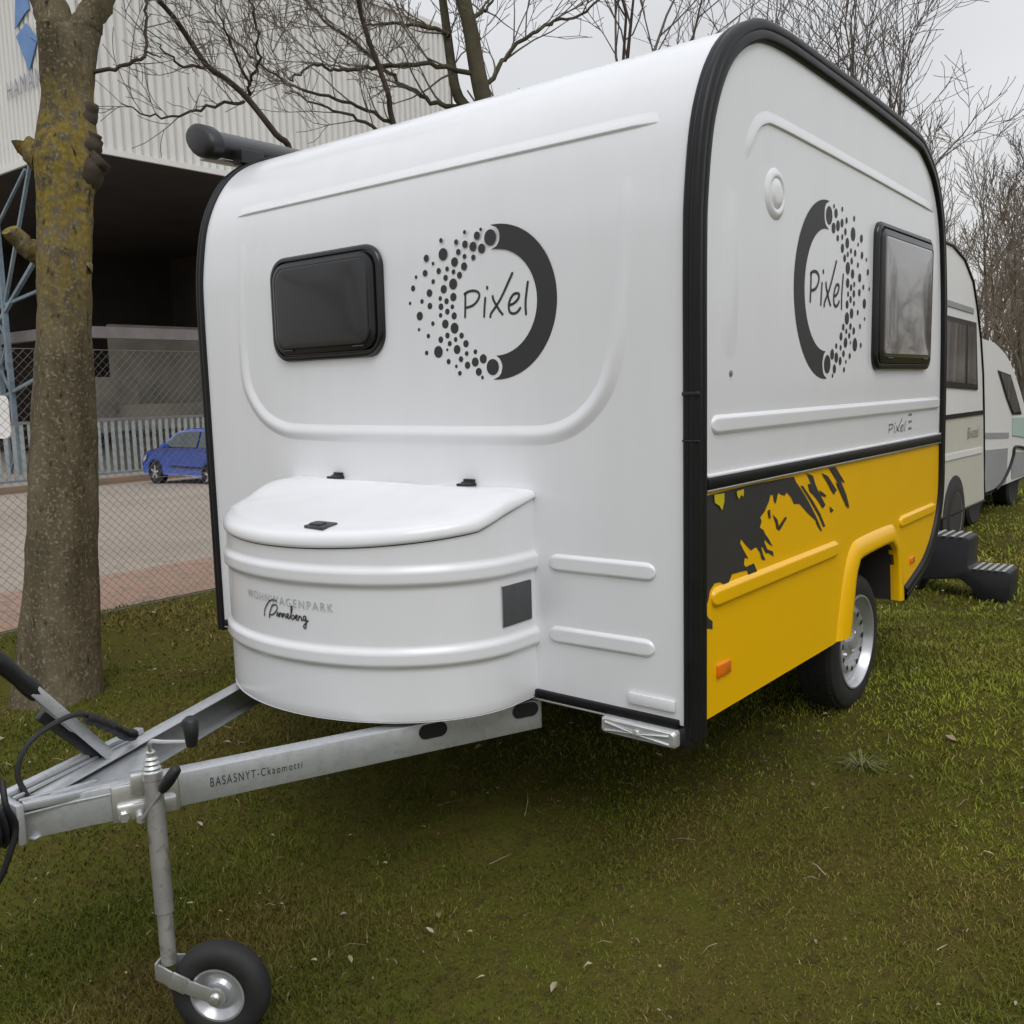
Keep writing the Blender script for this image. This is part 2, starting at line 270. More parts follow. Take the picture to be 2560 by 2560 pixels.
LIMBS3={'K':[(-3.888,2.708,3.271),(-3.864,2.553,3.396),(-3.923,2.35,3.632),(-3.921,2.172,3.729),(-3.913,1.994,3.792),(-3.906,1.833,3.958),(-3.848,1.698,4.035),(-3.795,1.556,4.092)],'M':[(-4.178,2.548,3.726),(-4.06,2.46,3.796),(-4.035,2.321,4.007),(-3.981,2.196,4.164),(-3.921,2.068,4.271)],'N':[(-4.185,2.562,3.845),(-4.011,2.522,3.925),(-3.88,2.451,4.03),(-3.793,2.345,4.144),(-3.701,2.245,4.264)],'O':[(-4.205,2.522,3.705),(-4.222,2.303,3.641),(-4.231,2.085,3.542),(-4.256,1.856,3.461),(-4.247,1.667,3.455),(-4.245,1.479,3.481)],'Q':[(-4.456,2.366,3.995),(-4.447,2.173,3.954),(-4.426,2.001,3.991),(-4.356,1.868,4.023)]}
TRUNK=[(-2.651,-0.062,-0.296,0.246),(-2.658,-0.048,-0.182,0.22),(-2.672,-0.017,0.076,0.205),(-2.704,0.052,0.65,0.182),(-2.737,0.121,1.223,0.159),(-2.764,0.184,1.74,0.143),(-2.782,0.237,2.141,0.136),(-2.795,0.274,2.428,0.137),(-2.804,0.304,2.657,0.156),(-2.817,0.341,2.944,0.127),(-2.827,0.371,3.173,0.135),(-2.833,0.395,3.345,0.152)]
STUBS={'limbL':[(-2.861,0.358,3.266),(-2.893,0.355,3.398),(-2.936,0.34,3.52),(-2.989,0.322,3.673)],'limbR':[(-2.793,0.422,3.314),(-2.752,0.472,3.413),(-2.711,0.522,3.512),(-2.672,0.577,3.652)],'stubL':[(-2.902,0.222,2.643),(-2.954,0.191,2.706),(-2.996,0.163,2.747)],'stubL2':[(-2.888,0.15,2.14),(-2.892,0.078,2.192),(-2.899,0.005,2.258)],'stubR':[(-2.745,0.351,2.648),(-2.71,0.391,2.718),(-2.694,0.415,2.787)],'stubR2':[(-2.763,0.364,2.82),(-2.728,0.404,2.889),(-2.712,0.427,2.949)],'stubR3':[(-2.737,0.337,2.527),(-2.695,0.384,2.606),(-2.658,0.422,2.656)],'twig':[(-2.758,0.419,3.122),(-2.671,0.49,3.129),(-2.563,0.584,3.166),(-2.503,0.641,3.214),(-2.513,0.656,3.355),(-2.513,0.681,3.506),(-2.511,0.7,3.607)],'twig2':[(-2.504,0.642,3.224),(-2.447,0.684,3.202),(-2.407,0.715,3.191)],'bulge':[(-2.701,0.289,2.063),(-2.677,0.308,2.057)]}

# ------------------------------------------------------------------ ground
def sst(a, b, x):
    t = np.clip((x-a)/(b-a), 0, 1); return t*t*(3-2*t)
def vnoise(x, y, sc, seed):
    rs = np.random.RandomState(seed); T = rs.rand(256, 256)
    u = x*sc+1000; v = y*sc+1000; i = np.floor(u).astype(int); j = np.floor(v).astype(int); fu = u-i; fv = v-j
    fu = fu*fu*(3-2*fu); fv = fv*fv*(3-2*fv); g_ = lambda a, b: T[a % 256, b % 256]
    return (g_(i, j)*(1-fu)+g_(i+1, j)*fu)*(1-fv)+(g_(i, j+1)*(1-fu)+g_(i+1, j+1)*fu)*fv
def ground(x, y):
    x = np.asarray(x, float); y = np.asarray(y, float)
    a = -.129*np.clip(1.62-y, 0, 3.3)
    wl = 1-sst(-3.6, -1.0, x)
    z = a*(1-wl)-.25*wl
    z = z-.040*np.clip(-4.4-x, 0, 21.5)
    z = z+(.010*np.sin(3.1*x+1.7*y)+.008*np.sin(5.3*y-2.2*x+1)+.006*np.sin(9*x+4*y))*sst(-4.6, -4.0, x)
    fine = sst(9, 5, np.hypot(x-1.2, y+.5))*sst(-4.6, -4.0, x)       # hummocks of the worn turf
    z = z+fine*(.022*(vnoise(x, y, 6.5, 41)-.5)+.014*(vnoise(x, y, 15, 42)-.5)+.008*(vnoise(x, y, 33, 43)-.5))
    return z
def gz(x, y): return float(ground(x, y))
def sheet(name, xs, ys, m, dz=0):
    X, Y = np.meshgrid(xs, ys, indexing='ij'); Z = ground(X, Y)+dz; nx, ny = len(xs), len(ys)
    vs = np.stack([X, Y, Z], -1).reshape(-1, 3).tolist()
    fs = [(i*ny+j, (i+1)*ny+j, (i+1)*ny+j+1, i*ny+j+1) for i in range(nx-1) for j in range(ny-1)]
    me = bpy.data.meshes.new(name); me.from_pydata(vs, [], fs); me.materials.append(m)
    me.polygons.foreach_set('use_smooth', [True]*len(me.polygons)); o = link(name, me); o['kind'] = 'structure'; return o
yl = np.concatenate([[-400, -200, -90, -40, -20, -10, -6], np.arange(-4, -2.2, .2), np.arange(-2.2, 3.4, .032), np.arange(3.4, 12, .2), [12, 13, 15, 18, 22, 30, 45, 80, 150, 300, 600]])
sheet('lawn', np.concatenate([np.arange(-4.5, -2.4, .15), np.arange(-2.4, 3.6, .032), np.arange(3.6, 6.5, .2), [7, 8, 10, 14, 20, 35, 60, 120, 250, 500]]), yl, M_LAWN)
yl = yl[(yl < -2.19) | (yl > 3.39) | (np.arange(len(yl)) % 6 == 0)]
sheet('paving_strip', np.array([-6.3, -5.8, -5.3, -4.9, -4.5]), yl, M_PAVE, .0)
sheet('yard', np.concatenate([[-600, -300, -120, -60, -40, -30], np.arange(-26, -6.2, 1.), [-6.295]]), yl, M_YARD, -.004)

# grass: short worn lawn, uncountable
rs = np.random.RandomState(7)
def scatter(n, rmin, rmax, a0=-46, a1=42):
    ang = np.radians(rs.uniform(a0, a1, n)); r = np.sqrt(rs.uniform(rmin**2, rmax**2, n))
    hx, hy = -math.sin(YAW), math.cos(YAW); sx, sy = math.cos(YAW), math.sin(YAW)
    return CAMP.x+r*(np.cos(ang)*hx+np.sin(ang)*sx), CAMP.y+r*(np.cos(ang)*hy+np.sin(ang)*sy), r
def grass(bands, name):
    VS, CS = [], []
    for n, r_a, r_b, hgt, wid in bands:
        x, y, r = scatter(n, r_a, r_b)
        edge = -4.35+.35*(vnoise(x, y, 1.3, 3)-.5)
        cov = .55*vnoise(x, y, .9, 11)+.3*vnoise(x, y, 2.6, 12)+.15*vnoise(x, y, 7, 13)
        keep = (x > edge) & (rs.rand(len(x)) < .42+1.3*np.clip(cov-.25, 0, .5)); x, y, r, cov = x[keep], y[keep], r[keep], cov[keep]; n = len(x)
        z = ground(x, y)-.003
        patch = .6*vnoise(x, y, .8, 21)+.4*vnoise(x, y, 2.2, 22)
        h_ = hgt*(.4+rs.rand(n)*.7)*(.55+1.0*np.clip((cov-.2)/.5, 0, 1)); w_ = wid*(.6+.8*rs.rand(n))
        ta = rs.uniform(0, 2*np.pi, n); lean = h_*rs.uniform(.3, 1.5, n)
        ba = rs.uniform(0, np.pi, n); bx, by = np.cos(ba)*w_/2, np.sin(ba)*w_/2
        lx, ly = np.cos(ta)*lean, np.sin(ta)*lean
        p = np.stack([np.stack([x-bx, y-by, z], -1), np.stack([x+bx, y+by, z], -1),
                      np.stack([x+bx*.7+lx*.4, y+by*.7+ly*.4, z+h_*.7], -1), np.stack([x-bx*.7+lx*.4, y-by*.7+ly*.4, z+h_*.7], -1),
                      np.stack([x+lx, y+ly, z+h_*(.75+.25*rs.rand(n))], -1)], 1)
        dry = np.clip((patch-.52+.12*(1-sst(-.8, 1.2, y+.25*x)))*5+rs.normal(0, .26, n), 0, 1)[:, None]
        back = sst(-.6, 2.6, y+.25*x)[:, None]                # lighter blade colours beside and behind the caravan
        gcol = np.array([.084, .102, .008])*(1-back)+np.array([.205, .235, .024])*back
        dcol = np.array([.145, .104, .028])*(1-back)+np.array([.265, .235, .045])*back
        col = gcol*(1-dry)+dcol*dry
        straw = rs.rand(n) < .018; col[straw] = np.array([.28, .235, .12])
        col *= ((.78+.44*rs.rand(n))*(.66+.68*vnoise(x, y, 2.8, 31)))[:, None]
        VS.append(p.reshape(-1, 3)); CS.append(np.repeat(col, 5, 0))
    V = np.concatenate(VS).astype(np.float32); Cc = np.concatenate(CS).astype(np.float32); nb = len(V)//5
    me = bpy.data.meshes.new(name); me.vertices.add(len(V)); me.vertices.foreach_set('co', V.ravel())
    k = np.arange(nb)[:, None]*5
    tri = np.concatenate([k+np.array([[0, 1, 2]]), k+np.array([[0, 2, 3]]), k+np.array([[3, 2, 4]])], 1).reshape(-1, 3)
    me.loops.add(tri.size); me.loops.foreach_set('vertex_index', tri.ravel().astype(np.int32))
    me.polygons.add(len(tri)); me.polygons.foreach_set('loop_start', np.arange(0, tri.size, 3).astype(np.int32))
    at = me.color_attributes.new('blade', 'FLOAT_COLOR', 'POINT'); at.data.foreach_set('color', np.concatenate([Cc, np.ones((len(Cc), 1), np.float32)], 1).ravel())
    me.update(); me.validate()
    m = bpy.data.materials.new('grass_blades'); m.use_nodes = True; t = m.node_tree; b = t.nodes['Principled BSDF']
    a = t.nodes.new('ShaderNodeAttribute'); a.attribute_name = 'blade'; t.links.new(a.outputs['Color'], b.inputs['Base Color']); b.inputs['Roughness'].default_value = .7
    b.inputs['Specular IOR Level'].default_value = .2; b.inputs['Transmission Weight'].default_value = 0
    me.materials.append(m); return link(name, me)
gr = grass([(190000, 1.3, 3.3, .020, .0030), (170000, 3.3, 6, .021, .0046), (80000, 6, 11, .030, .010), (40000, 11, 20, .04, .018)], 'grass')
pack(gr, 'short worn lawn grass with brown patches around the caravan', 'grass', kind='stuff')

def leaves():
    mb = MB(); R = random.Random(5); x, y, r = scatter(1700, 1.5, 9)
    for i in range(len(x)):
        if x[i] < -4.2: continue
        s = R.choice((.004, .005, .006, .007, .008, .010, .012, .015, .021))*R.uniform(.8, 1.2); a = R.uniform(0, 6.28); c = Vector((x[i], y[i], gz(x[i], y[i])+.022))
        u = Vector((math.cos(a), math.sin(a), R.uniform(-.3, .3))); v = Vector((-math.sin(a), math.cos(a), R.uniform(-.4, .4))); k = R.uniform(.25, .6)
        if R.random() < .35:                            # bits of stalk
            L_ = s*R.uniform(1.5, 3.5); q = v*.0013; m_ = c+Vector((0, 0, R.uniform(.002, .012))); mb.add([c-u*L_-q, c-u*L_+q, m_+q, m_-q, c+u*L_+v*L_*.2], [(0, 1, 2, 3), (3, 2, 4)]); continue
        up_ = Vector((0, 0, s*R.uniform(.15, .6))); sk = R.uniform(-.3, .3)
        ring = [c-u*s, c-u*s*.45-v*s*k*.8+up_, c+u*s*(.25+sk)-v*s*k+up_*.8, c+u*s, c+u*s*.3+v*s*k*.9+up_, c-u*s*(.5+sk)+v*s*k*.7+up_*.6]
        mb.add([c]+ring, [(0, i_+1, (i_+1) % 6+1) for i_ in range(6)])
    return pack(mb.build('fallen_leaves', M_LEAF), 'small pale dry leaves scattered over the lawn', 'leaves', kind='stuff')
leaves()
M_TUFT = mat('weed_leaf', (.13, .145, .045), .7, c2=(.19, .19, .07), nscale=30)
def tuft(px, py, rad, n, label, seed):
    mb = MB(); R = random.Random(seed); z = gz(px, py)
    for i in range(n):
        a = R.uniform(0, 6.28); L = rad*R.uniform(.5, 1.1); hh = rad*R.uniform(.1, .38); wd = R.uniform(.0008, .0020)
        d = Vector((math.cos(a), math.sin(a), 0)); s = Vector((-d.y, d.x, 0))*wd; o = Vector((px, py, z))+d*.01*R.random()
        m1 = o+d*L*.5+Vector((0, 0, hh)); t_ = o+d*L+Vector((0, 0, hh*.55))
        mb.add([o-s, o+s, m1+s, m1-s, t_], [(0, 1, 2, 3), (3, 2, 4)])
    t = mb.build('grass_tuft', M_TUFT); pack(t, label, 'grass tuft'); return t
tuft(1.30, 1.05, .12, 90, 'spreading grass tuft on the lawn in front of the road wheel', 1)

# ------------------------------------------------------------------ caravan
H = 1.1717
car = empty('caravan', (0, 1.2, 0), 'white and yellow compact caravan with black edge trim parked on the lawn', 'caravan')
PROF = [(0, .36), (0, .8), (0, 1.3), (0, 1.68), (.010, 1.88), (.055, 2.09), (.16, 2.262), (.32, 2.367), (.52, 2.408), (.95, 2.405), (1.45, 2.390), (1.9, 2.368),
        (2.05, 2.345), (2.24, 2.245), (2.37, 2.07), (2.44, 1.80), (2.475, 1.5), (2.50, 1.05), (2.505, .78), (2.42, .60), (2.27, .475), (2.07, .405), (1.96, .375)]
prof = [(p.x, p.y) for p in cat_rom([(a, b, 0) for a, b in PROF], 6)]
def pn(i):                                             # outward normal of the profile at i, as (dy, dz)
    a = prof[max(i-1, 0)]; b = prof[min(i+1, len(prof)-1)]; ty, tz = b[0]-a[0], b[1]-a[1]; l = math.hypot(ty, tz); return (-tz/l, ty/l)
def front_at(x, z, off=0):                             # a point on the front skin, with its outward normal
    for i in range(len(prof)-1):
        if prof[i][1] <= z <= prof[i+1][1] and prof[i][0] < .6:
            t = (z-prof[i][1])/(prof[i+1][1]-prof[i][1]+1e-9); n0, n1 = pn(i), pn(i+1)
            n = Vector((0, n0[0]*(1-t)+n1[0]*t, n0[1]*(1-t)+n1[1]*t)).normalized()
            return Vector((x, prof[i][0]*(1-t)+prof[i+1][0]*t, z))+n*off, n
    return Vector((x, 0, z)), Vector((0, -1, 0))
NX = 24
mb = MB(); xs = [-H+.004+(2*H-.008)*k/NX for k in range(NX+1)]
mb.loft([[Vector((x, y, z)) for x in xs] for y, z in prof], loop=False)
shell = mb.build('body_shell', M_WHITE, car, smooth=60)
# side skins
ins = [(prof[i][0]-pn(i)[0]*.02, prof[i][1]-pn(i)[1]*.02) for i in range(len(prof))]
up_poly = [(y, z) for y, z in ins if z > 1.065]
up_poly = [(ins[0][0], 1.06)]+up_poly+[(2.47, 1.06)]
rear_low = [(y, z) for y, z in ins if z < 1.04 and y > 1.9]
ARCH = [(1.845, .385), (1.825, .52), (1.795, .61), (1.745, .652), (1.69, .664), (1.36, .655), (1.31, .63), (1.28, .575), (1.255, .45), (1.235, .362)]
low_poly = [(.02, .365), (.02, 1.055), (2.48, 1.055)]+rear_low+[(1.93, .378)]+ARCH+[(1.1, .358)]
for sgn in (1, -1):
    n = Vector((sgn, 0, 0))
    MB().poly([(sgn*(H-.002), y, z) for y, z in up_poly], .012, n).build('upper_side_panel', M_WHITE, car, smooth=0)
    o = MB().poly([(sgn*(H-.002), y, z) for y, z in low_poly], .012, n).build('lower_side_panel', M_YEL, car, smooth=0)
    if sgn > 0: o['label'] = 'yellow lower side panel with wheel arch'
# floor and wheel wells
mb = MB(); mb.box((0, .55, .385), (2*H-.06, 1.06, .05)); mb.box((0, 2.1, .43), (2*H-.06, .3, .04)); mb.box((0, 1.55, .42), (1.75, .95, .04))
mb.build('underbody', M_UNDER, car, smooth=0)
for sgn in (1, -1):
    mb = MB(); a = [(y, z) for y, z in ARCH]; ring = [[Vector((sgn*(H-.004-d), y, z)) for y, z in a] for d in (0, .26)]
    mb.loft(ring, loop=False); mb.poly([(sgn*(H-.264), y, z) for y, z in a]); mb.build('wheel_well', M_UNDER, car, smooth=40)
# black edge trim swept round each side
for sgn in (1, -1):
    sec = [(-.034, -.002), (-.034, .006), (-.029, .011), (-.016, .012), (-.013, .009), (-.010, .012), (.002, .013), (.010, .008), (.014, -.002), (.015, -.016), (.012, -.020), (.015, -.024), (.015, -.043), (.011, -.051), (0, -.054), (-.008, -.054)]
    rings = []
    P2 = [(0, .325)]+prof
    for i in range(len(P2)):
        ii = max(i-1, 0); n = pn(ii)
        rings.append([Vector((sgn*(H+a), P2[i][0]+n[0]*b, P2[i][1]+n[1]*b)) for a, b in sec])
    mb = MB(); mb.loft(rings, loop=False); mb.add(rings[0], [tuple(range(len(sec)))])
    mb.build('edge_trim', M_TRIM, car, smooth=50)
# joint strips in the trim, small dark overlaps
for zj, tj in ((1.32, .012), (1.19, .006)): mb = MB(); mb.box((H-.009, -.007, zj), (.050, .014, tj)); mb.build('trim_joint', M_BLACK, car, bevel=.002)
# divider between white and yellow
for sgn in (1, -1):
    mb = MB(); mb.box((sgn*(H+.002), 1.27, 1.063), (.020, 2.42, .032)); mb.build('divider_trim', M_TRIM, car, bevel=.006)
    mb = MB(); mb.box((sgn*(H+.002), 1.27, 1.0425), (.014, 2.42, .007)); mb.build('divider_strip', M_SILVER, car, bevel=.002)
    mb = MB(); mb.box((sgn*(H+.001), 1.27, 1.084), (.012, 2.40, .009)); mb.build('drip_bead', M_WHITE, car, bevel=.003)
# front bottom rail
mb = MB(); mb.box((0, -.004, .363), (2*H-.1, .022, .026)); mb.build('bottom_rail', M_TRIM, car, bevel=.004)
mb = MB(); mb.box((0, -.010, .345), (2*H-.1, .010, .007)); mb.build('bottom_strip', M_SILVER, car, bevel=.002)

# embossed beads
def bead(name, pts, hw, hgt, mt, mode='round', taper=True, sub=6, straight=False, fade=0, hmul=None):
    # pts: list of (point, normal)
    P = [p for p, n in pts]; N = [n for p, n in pts]
    if not straight:
        P = cat_rom(P, sub); N = cat_rom(N, sub)
    else:
        Q, O = [], []
        for i in range(len(P)-1):
            for k in range(sub): Q.append(P[i].lerp(P[i+1], k/sub)); O.append(N[i].lerp(N[i+1], k/sub))
        P = Q+[P[-1]]; N = O+[N[-1]]
    # add dense ends for the rounded caps
    def ends(P, N):
        a, b = P[0], P[1]; L = (b-a).length; out = []
        for q in (0, .03, .1, .22, .4, .65, 1.): out.append((a.lerp(b, min(1, q*hw/L)), N[0]))
        return out
    if taper:
        e0 = ends(P, N); e1 = ends(P[::-1], N[::-1])[::-1]
        P, N = [p for p, n in e0]+P[1:-1]+[p for p, n in e1], [n for p, n in e0]+N[1:-1]+[n for p, n in e1]
    m = len(P); cum = [0]
    for i in range(1, m): cum.append(cum[-1]+(P[i]-P[i-1]).length)
    tot = cum[-1]; rings = []; T = [-1+2*k/16 for k in range(17)] if mode != 'step' else [-1, -.75, -.5, -.25, 0, .2, .4, .55, .66, .72, .76, .80, .84, .88, .92, .96, 1.]
    for i in range(m):
        t = (P[min(i+1, m-1)]-P[max(i-1, 0)]).normalized(); n = N[i].normalized(); s = t.cross(n).normalized()
        d = min(cum[i], tot-cum[i])/hw; k = math.sqrt(max(0, 1-(1-min(d, 1))**2)) if taper and not fade else 1
        fd = 1
        if fade: q = min(1, min(cum[i], tot-cum[i])/fade); fd = q*q*(3-2*q)
        if hmul: fd *= hmul(P[i])
        ring = []
        for u in T:
            if mode == 'round': hh = .5*(1+math.cos(math.pi*u))
            elif mode == 'flat': q = min(1, (1-abs(u))/.42); hh = q*q*(3-2*q)
            else:                                      # slow rise, then a lip that faces down
                q = (u+1)/1.74; hh = q*q*(3-2*q) if u < .74 else .5*(1+math.cos(math.pi*(u-.74)/.26))
            ring.append(P[i]+s*u*hw*max(k, .02)+n*(hgt*hh*(.25+.75*k)*fd-.0012))
        rings.append(ring)
    mb = MB(); mb.loft(rings, loop=False); return mb.build(name, mt, car, smooth=70)
FR = lambda l: [front_at(x, z) for x, z in l]
bead('embossed_rib', FR([(-.866, 2.04), (-.872, 1.9), (-.878, 1.75), (-.88, 1.60), (-.875, 1.43), (-.845, 1.345), (-.765, 1.262), (-.65, 1.215), (-.5, 1.202), (0, 1.198), (.5, 1.198), (.68, 1.206), (.79, 1.25), (.87, 1.33), (.91, 1.43), (.93, 1.58), (.94, 1.72), (.948, 1.86), (.955, 2.02)]), .040, .0115, M_WHITE, 'round', fade=.16, hmul=lambda p: .36+.64*float(sst(1.72, 1.36, p.z)))
bead('embossed_step', FR([(-.95, 2.094), (-.5, 2.094), (0, 2.094), (.5, 2.094), (1.05, 2.094)]), .028, .0085, M_WHITE, 'step', fade=.07)
bead('embossed_rib', FR([(.66, .800), (1.045, .804)]), .031, .0105, M_WHITE, 'flat', straight=True)
bead('embossed_rib', FR([(.655, .568), (1.040, .574)]), .031, .0105, M_WHITE, 'flat', straight=True)
bead('embossed_rib', FR([(-1.04, .802), (-.65, .802)]), .031, .0105, M_WHITE, 'flat', straight=True)
SX = Vector((1, 0, 0))
SD = lambda l: [(Vector((H-.002, y, z)), SX) for y, z in l]
bead('embossed_rib', SD([(.10, 1.228), (2.42, 1.232)]), .031, .0115, M_WHITE, 'flat', straight=True)
bead('embossed_step', SD([(.30, 1.98), (.325, 2.04), (.375, 2.105), (.44, 2.138), (.52, 2.146), (.8, 2.142), (1.4, 2.128), (2.27, 2.104)]), .026, .0080, M_WHITE, 'step', fade=.10)
bead('embossed_edge', SD([(.215, 1.36), (.215, 1.5), (.215, 1.7), (.222, 1.85), (.25, 1.95)]), .080, .006, M_WHITE, 'round', fade=.2)
bead('embossed_rib', SD([(.10, .722), (1.12, .725)]), .033, .015, M_YEL, 'flat', straight=True)
bead('embossed_rib', SD([(1.865, .727), (2.40, .735)]), .028, .013, M_YEL, 'flat', straight=True)
# wheel arch flange
out_ = [(1.955, .372), (1.915, .52), (1.87, .64), (1.80, .715), (1.72, .738), (1.36, .733), (1.265, .712), (1.205, .64), (1.155, .50), (1.12, .362)]
oc = [(p.x, p.y) for p in cat_rom([(a, b, 0) for a, b in out_], 4)]; ic = [(p.x, p.y) for p in cat_rom([(a, b, 0) for a, b in ARCH], 4)]
mb = MB(); rings = []
for t, hgt in ((0, -.003), (.10, .005), (.26, .013), (.5, .019), (.8, .022), (.97, .021), (1.03, .014), (1.03, -.02)):
    rings.append([Vector((H-.002+hgt, o_[0]*(1-t)+i_[0]*t, o_[1]*(1-t)+i_[1]*t)) for o_, i_ in zip(oc, ic)])
mb.loft(rings[::-1], loop=False); mb.build('wheel_arch', M_YEL, car, smooth=55)

# windows
def rrect(wd, hg, r, n=7):
    out = []; r = max(r, .002)
    for cx, cz, a0 in ((wd/2-r, hg/2-r, 0), (-wd/2+r, hg/2-r, 90), (-wd/2+r, -hg/2+r, 180), (wd/2-r, -hg/2+r, 270)):
        for k in range(n+1):
            a = math.radians(a0+90*k/n); out.append((cx+r*math.cos(a), cz+r*math.sin(a)))
    return out
def plane_map(o, U, V, N):
    o, U, V, N = Vector(o), Vector(U), Vector(V), Vector(N)
    return lambda u, v, h_: o+U*u+V*v+N*h_
FM = lambda x, z, d=0: plane_map((x, -d, z), (1, 0, 0), (0, 0, 1), (0, -1, 0))
SM = lambda y, z, d=0: plane_map((H-.002+d, y, z), (0, 1, 0), (0, 0, 1), (1, 0, 0))
def window(mp, wd, hg, r, parent, glass, fr=.032, lab=None):
    fm = MB(); fm.loft([[mp(u, v, h_) for u, v in rrect(wd-2*i, hg-2*i, r-i*.7)] for i, h_ in ((0, 0), (.0, .010), (.004, .018), (.010, .021), (.018, .021), (.021, .012), (.025, .012), (.028, .026), (fr+.012, .031), (fr+.014, .026))])
    f_ = fm.build('window', M_FRAME, parent, smooth=45)
    if lab: f_['label'] = lab
    pm = MB(); i0 = fr+.012; rings = []
    for s, h_ in ((0, .028), (.015, .0305), (.035, .0318), (.06, .0322), (.5, .0323), (.98, .0323)):
        W, Hh = (wd-2*i0)*(1-s), (hg-2*i0)*(1-s); rings.append([mp(u, v, h_) for u, v in rrect(max(W, .004), max(Hh, .004), (r-i0*.7)*(1-s))])
    pm.loft(rings, cap1=True); g = pm.build('pane', glass, f_, smooth=60)
    for k in (-1, 1): sm = MB(); sm.tube([mp(wd*.32*k-.03, -hg/2+i0*.9, .032), mp(wd*.32*k+.03, -hg/2+i0*.9, .032)], .004, 6); sm.build('catch', M_BLACK, f_)
    return f_
window(FM(-.350, 1.671), .622, .394, .085, car, M_GLASS)
window(SM(1.822, 1.671), .752, .572, .060, car, M_SGLASS, .040)

# logo: ring that breaks into dots, with hand lettering
def logo(mp, sx, sz, mirror, toff=0.):
    lg = MB(); R0, R1 = .166, .2425; d0, d1 = LOGO_DOTS[0], LOGO_DOTS[-1]
    def lim(rho, d, sign):
        a = 112.
        while a > 60:
            p = (rho*math.cos(math.radians(a)), sign*rho*math.sin(math.radians(a)))
            if math.hypot(p[0]-d[0], p[1]-d[1]) > d[2]+.013 and p[0] > d[0]: break
            a -= .5
        return a
    rows = []
    for i in range(9):
        rho = R0+(R1-R0)*i/8; a0, a1 = lim(rho, d0, 1), -lim(rho, d1, -1)
        rows.append([(rho*math.cos(math.radians(a0+(a1-a0)*k/48)), rho*math.sin(math.radians(a0+(a1-a0)*k/48))) for k in range(49)])
    mm = -1 if mirror else 1
    def q(u, v, h_): return mp(u*sx*mm, v*sz, h_)
    lg.loft([[q(u, v, .0012) for u, v in (r if not mirror else r)] for r in (rows if mirror else rows[::-1])], loop=False)
    root = lg.build('logo_ring', M_VINYL, car, smooth=0)
    for du, dv, dr in LOGO_DOTS:
        c = MB(); n = 18; ri = [q(du+dr*math.cos(2*math.pi*k/n), dv+dr*math.sin(2*math.pi*k/n), .0014) for k in range(n)]
        if mirror: ri = ri[::-1]
        c.add(ri, [tuple(range(n))]); c.build('logo_dot', M_VINYL, root, smooth=0)
    t = MB()
    N_ = mp(0, 0, 1)-mp(0, 0, 0)
    for s in PIXEL:
        pts = cat_rom([mp(u*sx+toff, v*sz, .0016) for u, v in s], 5); t.ribbon(pts, [N_]*len(pts), .0085*sz)
    t.build('lettering', M_VINYL, root, smooth=0)
logo(FM(.467, 1.620), 1, 1, False)
logo(SM(.962, 1.660), 1.17, 1.26, True, .01)
# small lettering low on the side
t = MB(); mp = SM(1.80, 1.142)
for s in PIXEL:
    pts = cat_rom([mp(u*.85-.0, v*.42, .0012) for u, v in s], 4); t.ribbon(pts, [SX]*len(pts), .0065)
for k in range(3): t.poly([mp(u, v, .0012) for u, v in ((.155, .045-.03*k), (.20, .045-.03*k), (.20, .055-.03*k), (.155, .055-.03*k))], None, SX)
t.build('side_lettering', M_VINYLG, car, smooth=0)
# dark splash graphic on the yellow
sp_ = MB()
for i_, pl in enumerate(SPLASH): sp_.poly([(H-.002+.0012+.0002*i_, min(max(y, .03), 2.4), min(z, 1.039)) for y, z in pl], None, SX)
spl = sp_.build('splash_graphic', M_VINYL, car, smooth=0)
# graphic over the embossed rib follows it
sp_ = MB()
M_LIME = mat('lime_yellow_vinyl', (.55, .47, .01), .35, c2=(.6, .5, .02), nscale=12)
for pl in SPLASH_HOLES: sp_.poly([(H-.002+.0046, y, min(z, 1.039)) for y, z in pl], None, SX)
sp_.build('graphic_speck', M_LIME, spl, smooth=0)

# round vent, reflectors, rear side reflection pad, small screw cap
mb = MB(); mb.lathe([(-.003, .082), (.002, .076), (.008, .066), (.010, .058), (.009, .051), (.006, .047), (.007, .043), (.011, .037), (.013, .022), (.0135, .002)], (H-.002, .525, 1.925), SX, 40)
mb.build('round_vent', M_WHITE, car, smooth=50)
mb = MB(); mb.box((H+.001, .178, .494), (.010, .088, .040)); mb.build('side_reflector', M_ORANGE, car, bevel=.004)
mb = MB(); mb.box((H+.001, 2.06, .53), (.009, .06, .030)); mb.build('side_reflector', M_ORANGE, car, bevel=.004)
mb = MB(); mb.lathe([(-.002, .010), (.003, .009), (.005, .004)], (H-.002, .222, 1.375), SX, 14); mb.build('screw_cap', M_VINYLG, car)
mb = MB(); mb.box((1.03, -.006, .415), (.16, .010, .035)); mb.build('rail_cover', M_WHITE, car, bevel=.004)
# front marker lamp under the corner
lm = MB(); rings = []
lamp_bottom = .288
for i, d in ((0, -.004), (.002, .03), (.008, .038)):
    rings.append([Vector((.997+u, -d, .322+v-.02*(u)/.26*0)) for u, v in rrect(.262-2*i, .056-2*i, .012)])
lm.loft(rings, cap1=True); lamp = lm.build('marker_lamp', M_LENS, car, smooth=40)
lm = MB()
for k in (-1, 1):
    lm.tube([(.997+.11*k, -.038, .322+.012), (.997, -.046, .322), (.997+.11*k, -.038, .322-.014)], .0045, 6)
lm.lathe([(0, .012), (.008, .010), (.010, .002)], (.997, -.04, .322), (0, -1, 0), 14); lm.build('lamp_rib', M_ZINC, lamp)
mb = MB(); mb.box((1.145, .02, .325), (.05, .06, .06)); mb.build('corner_bracket', M_BLACK, car, bevel=.006)

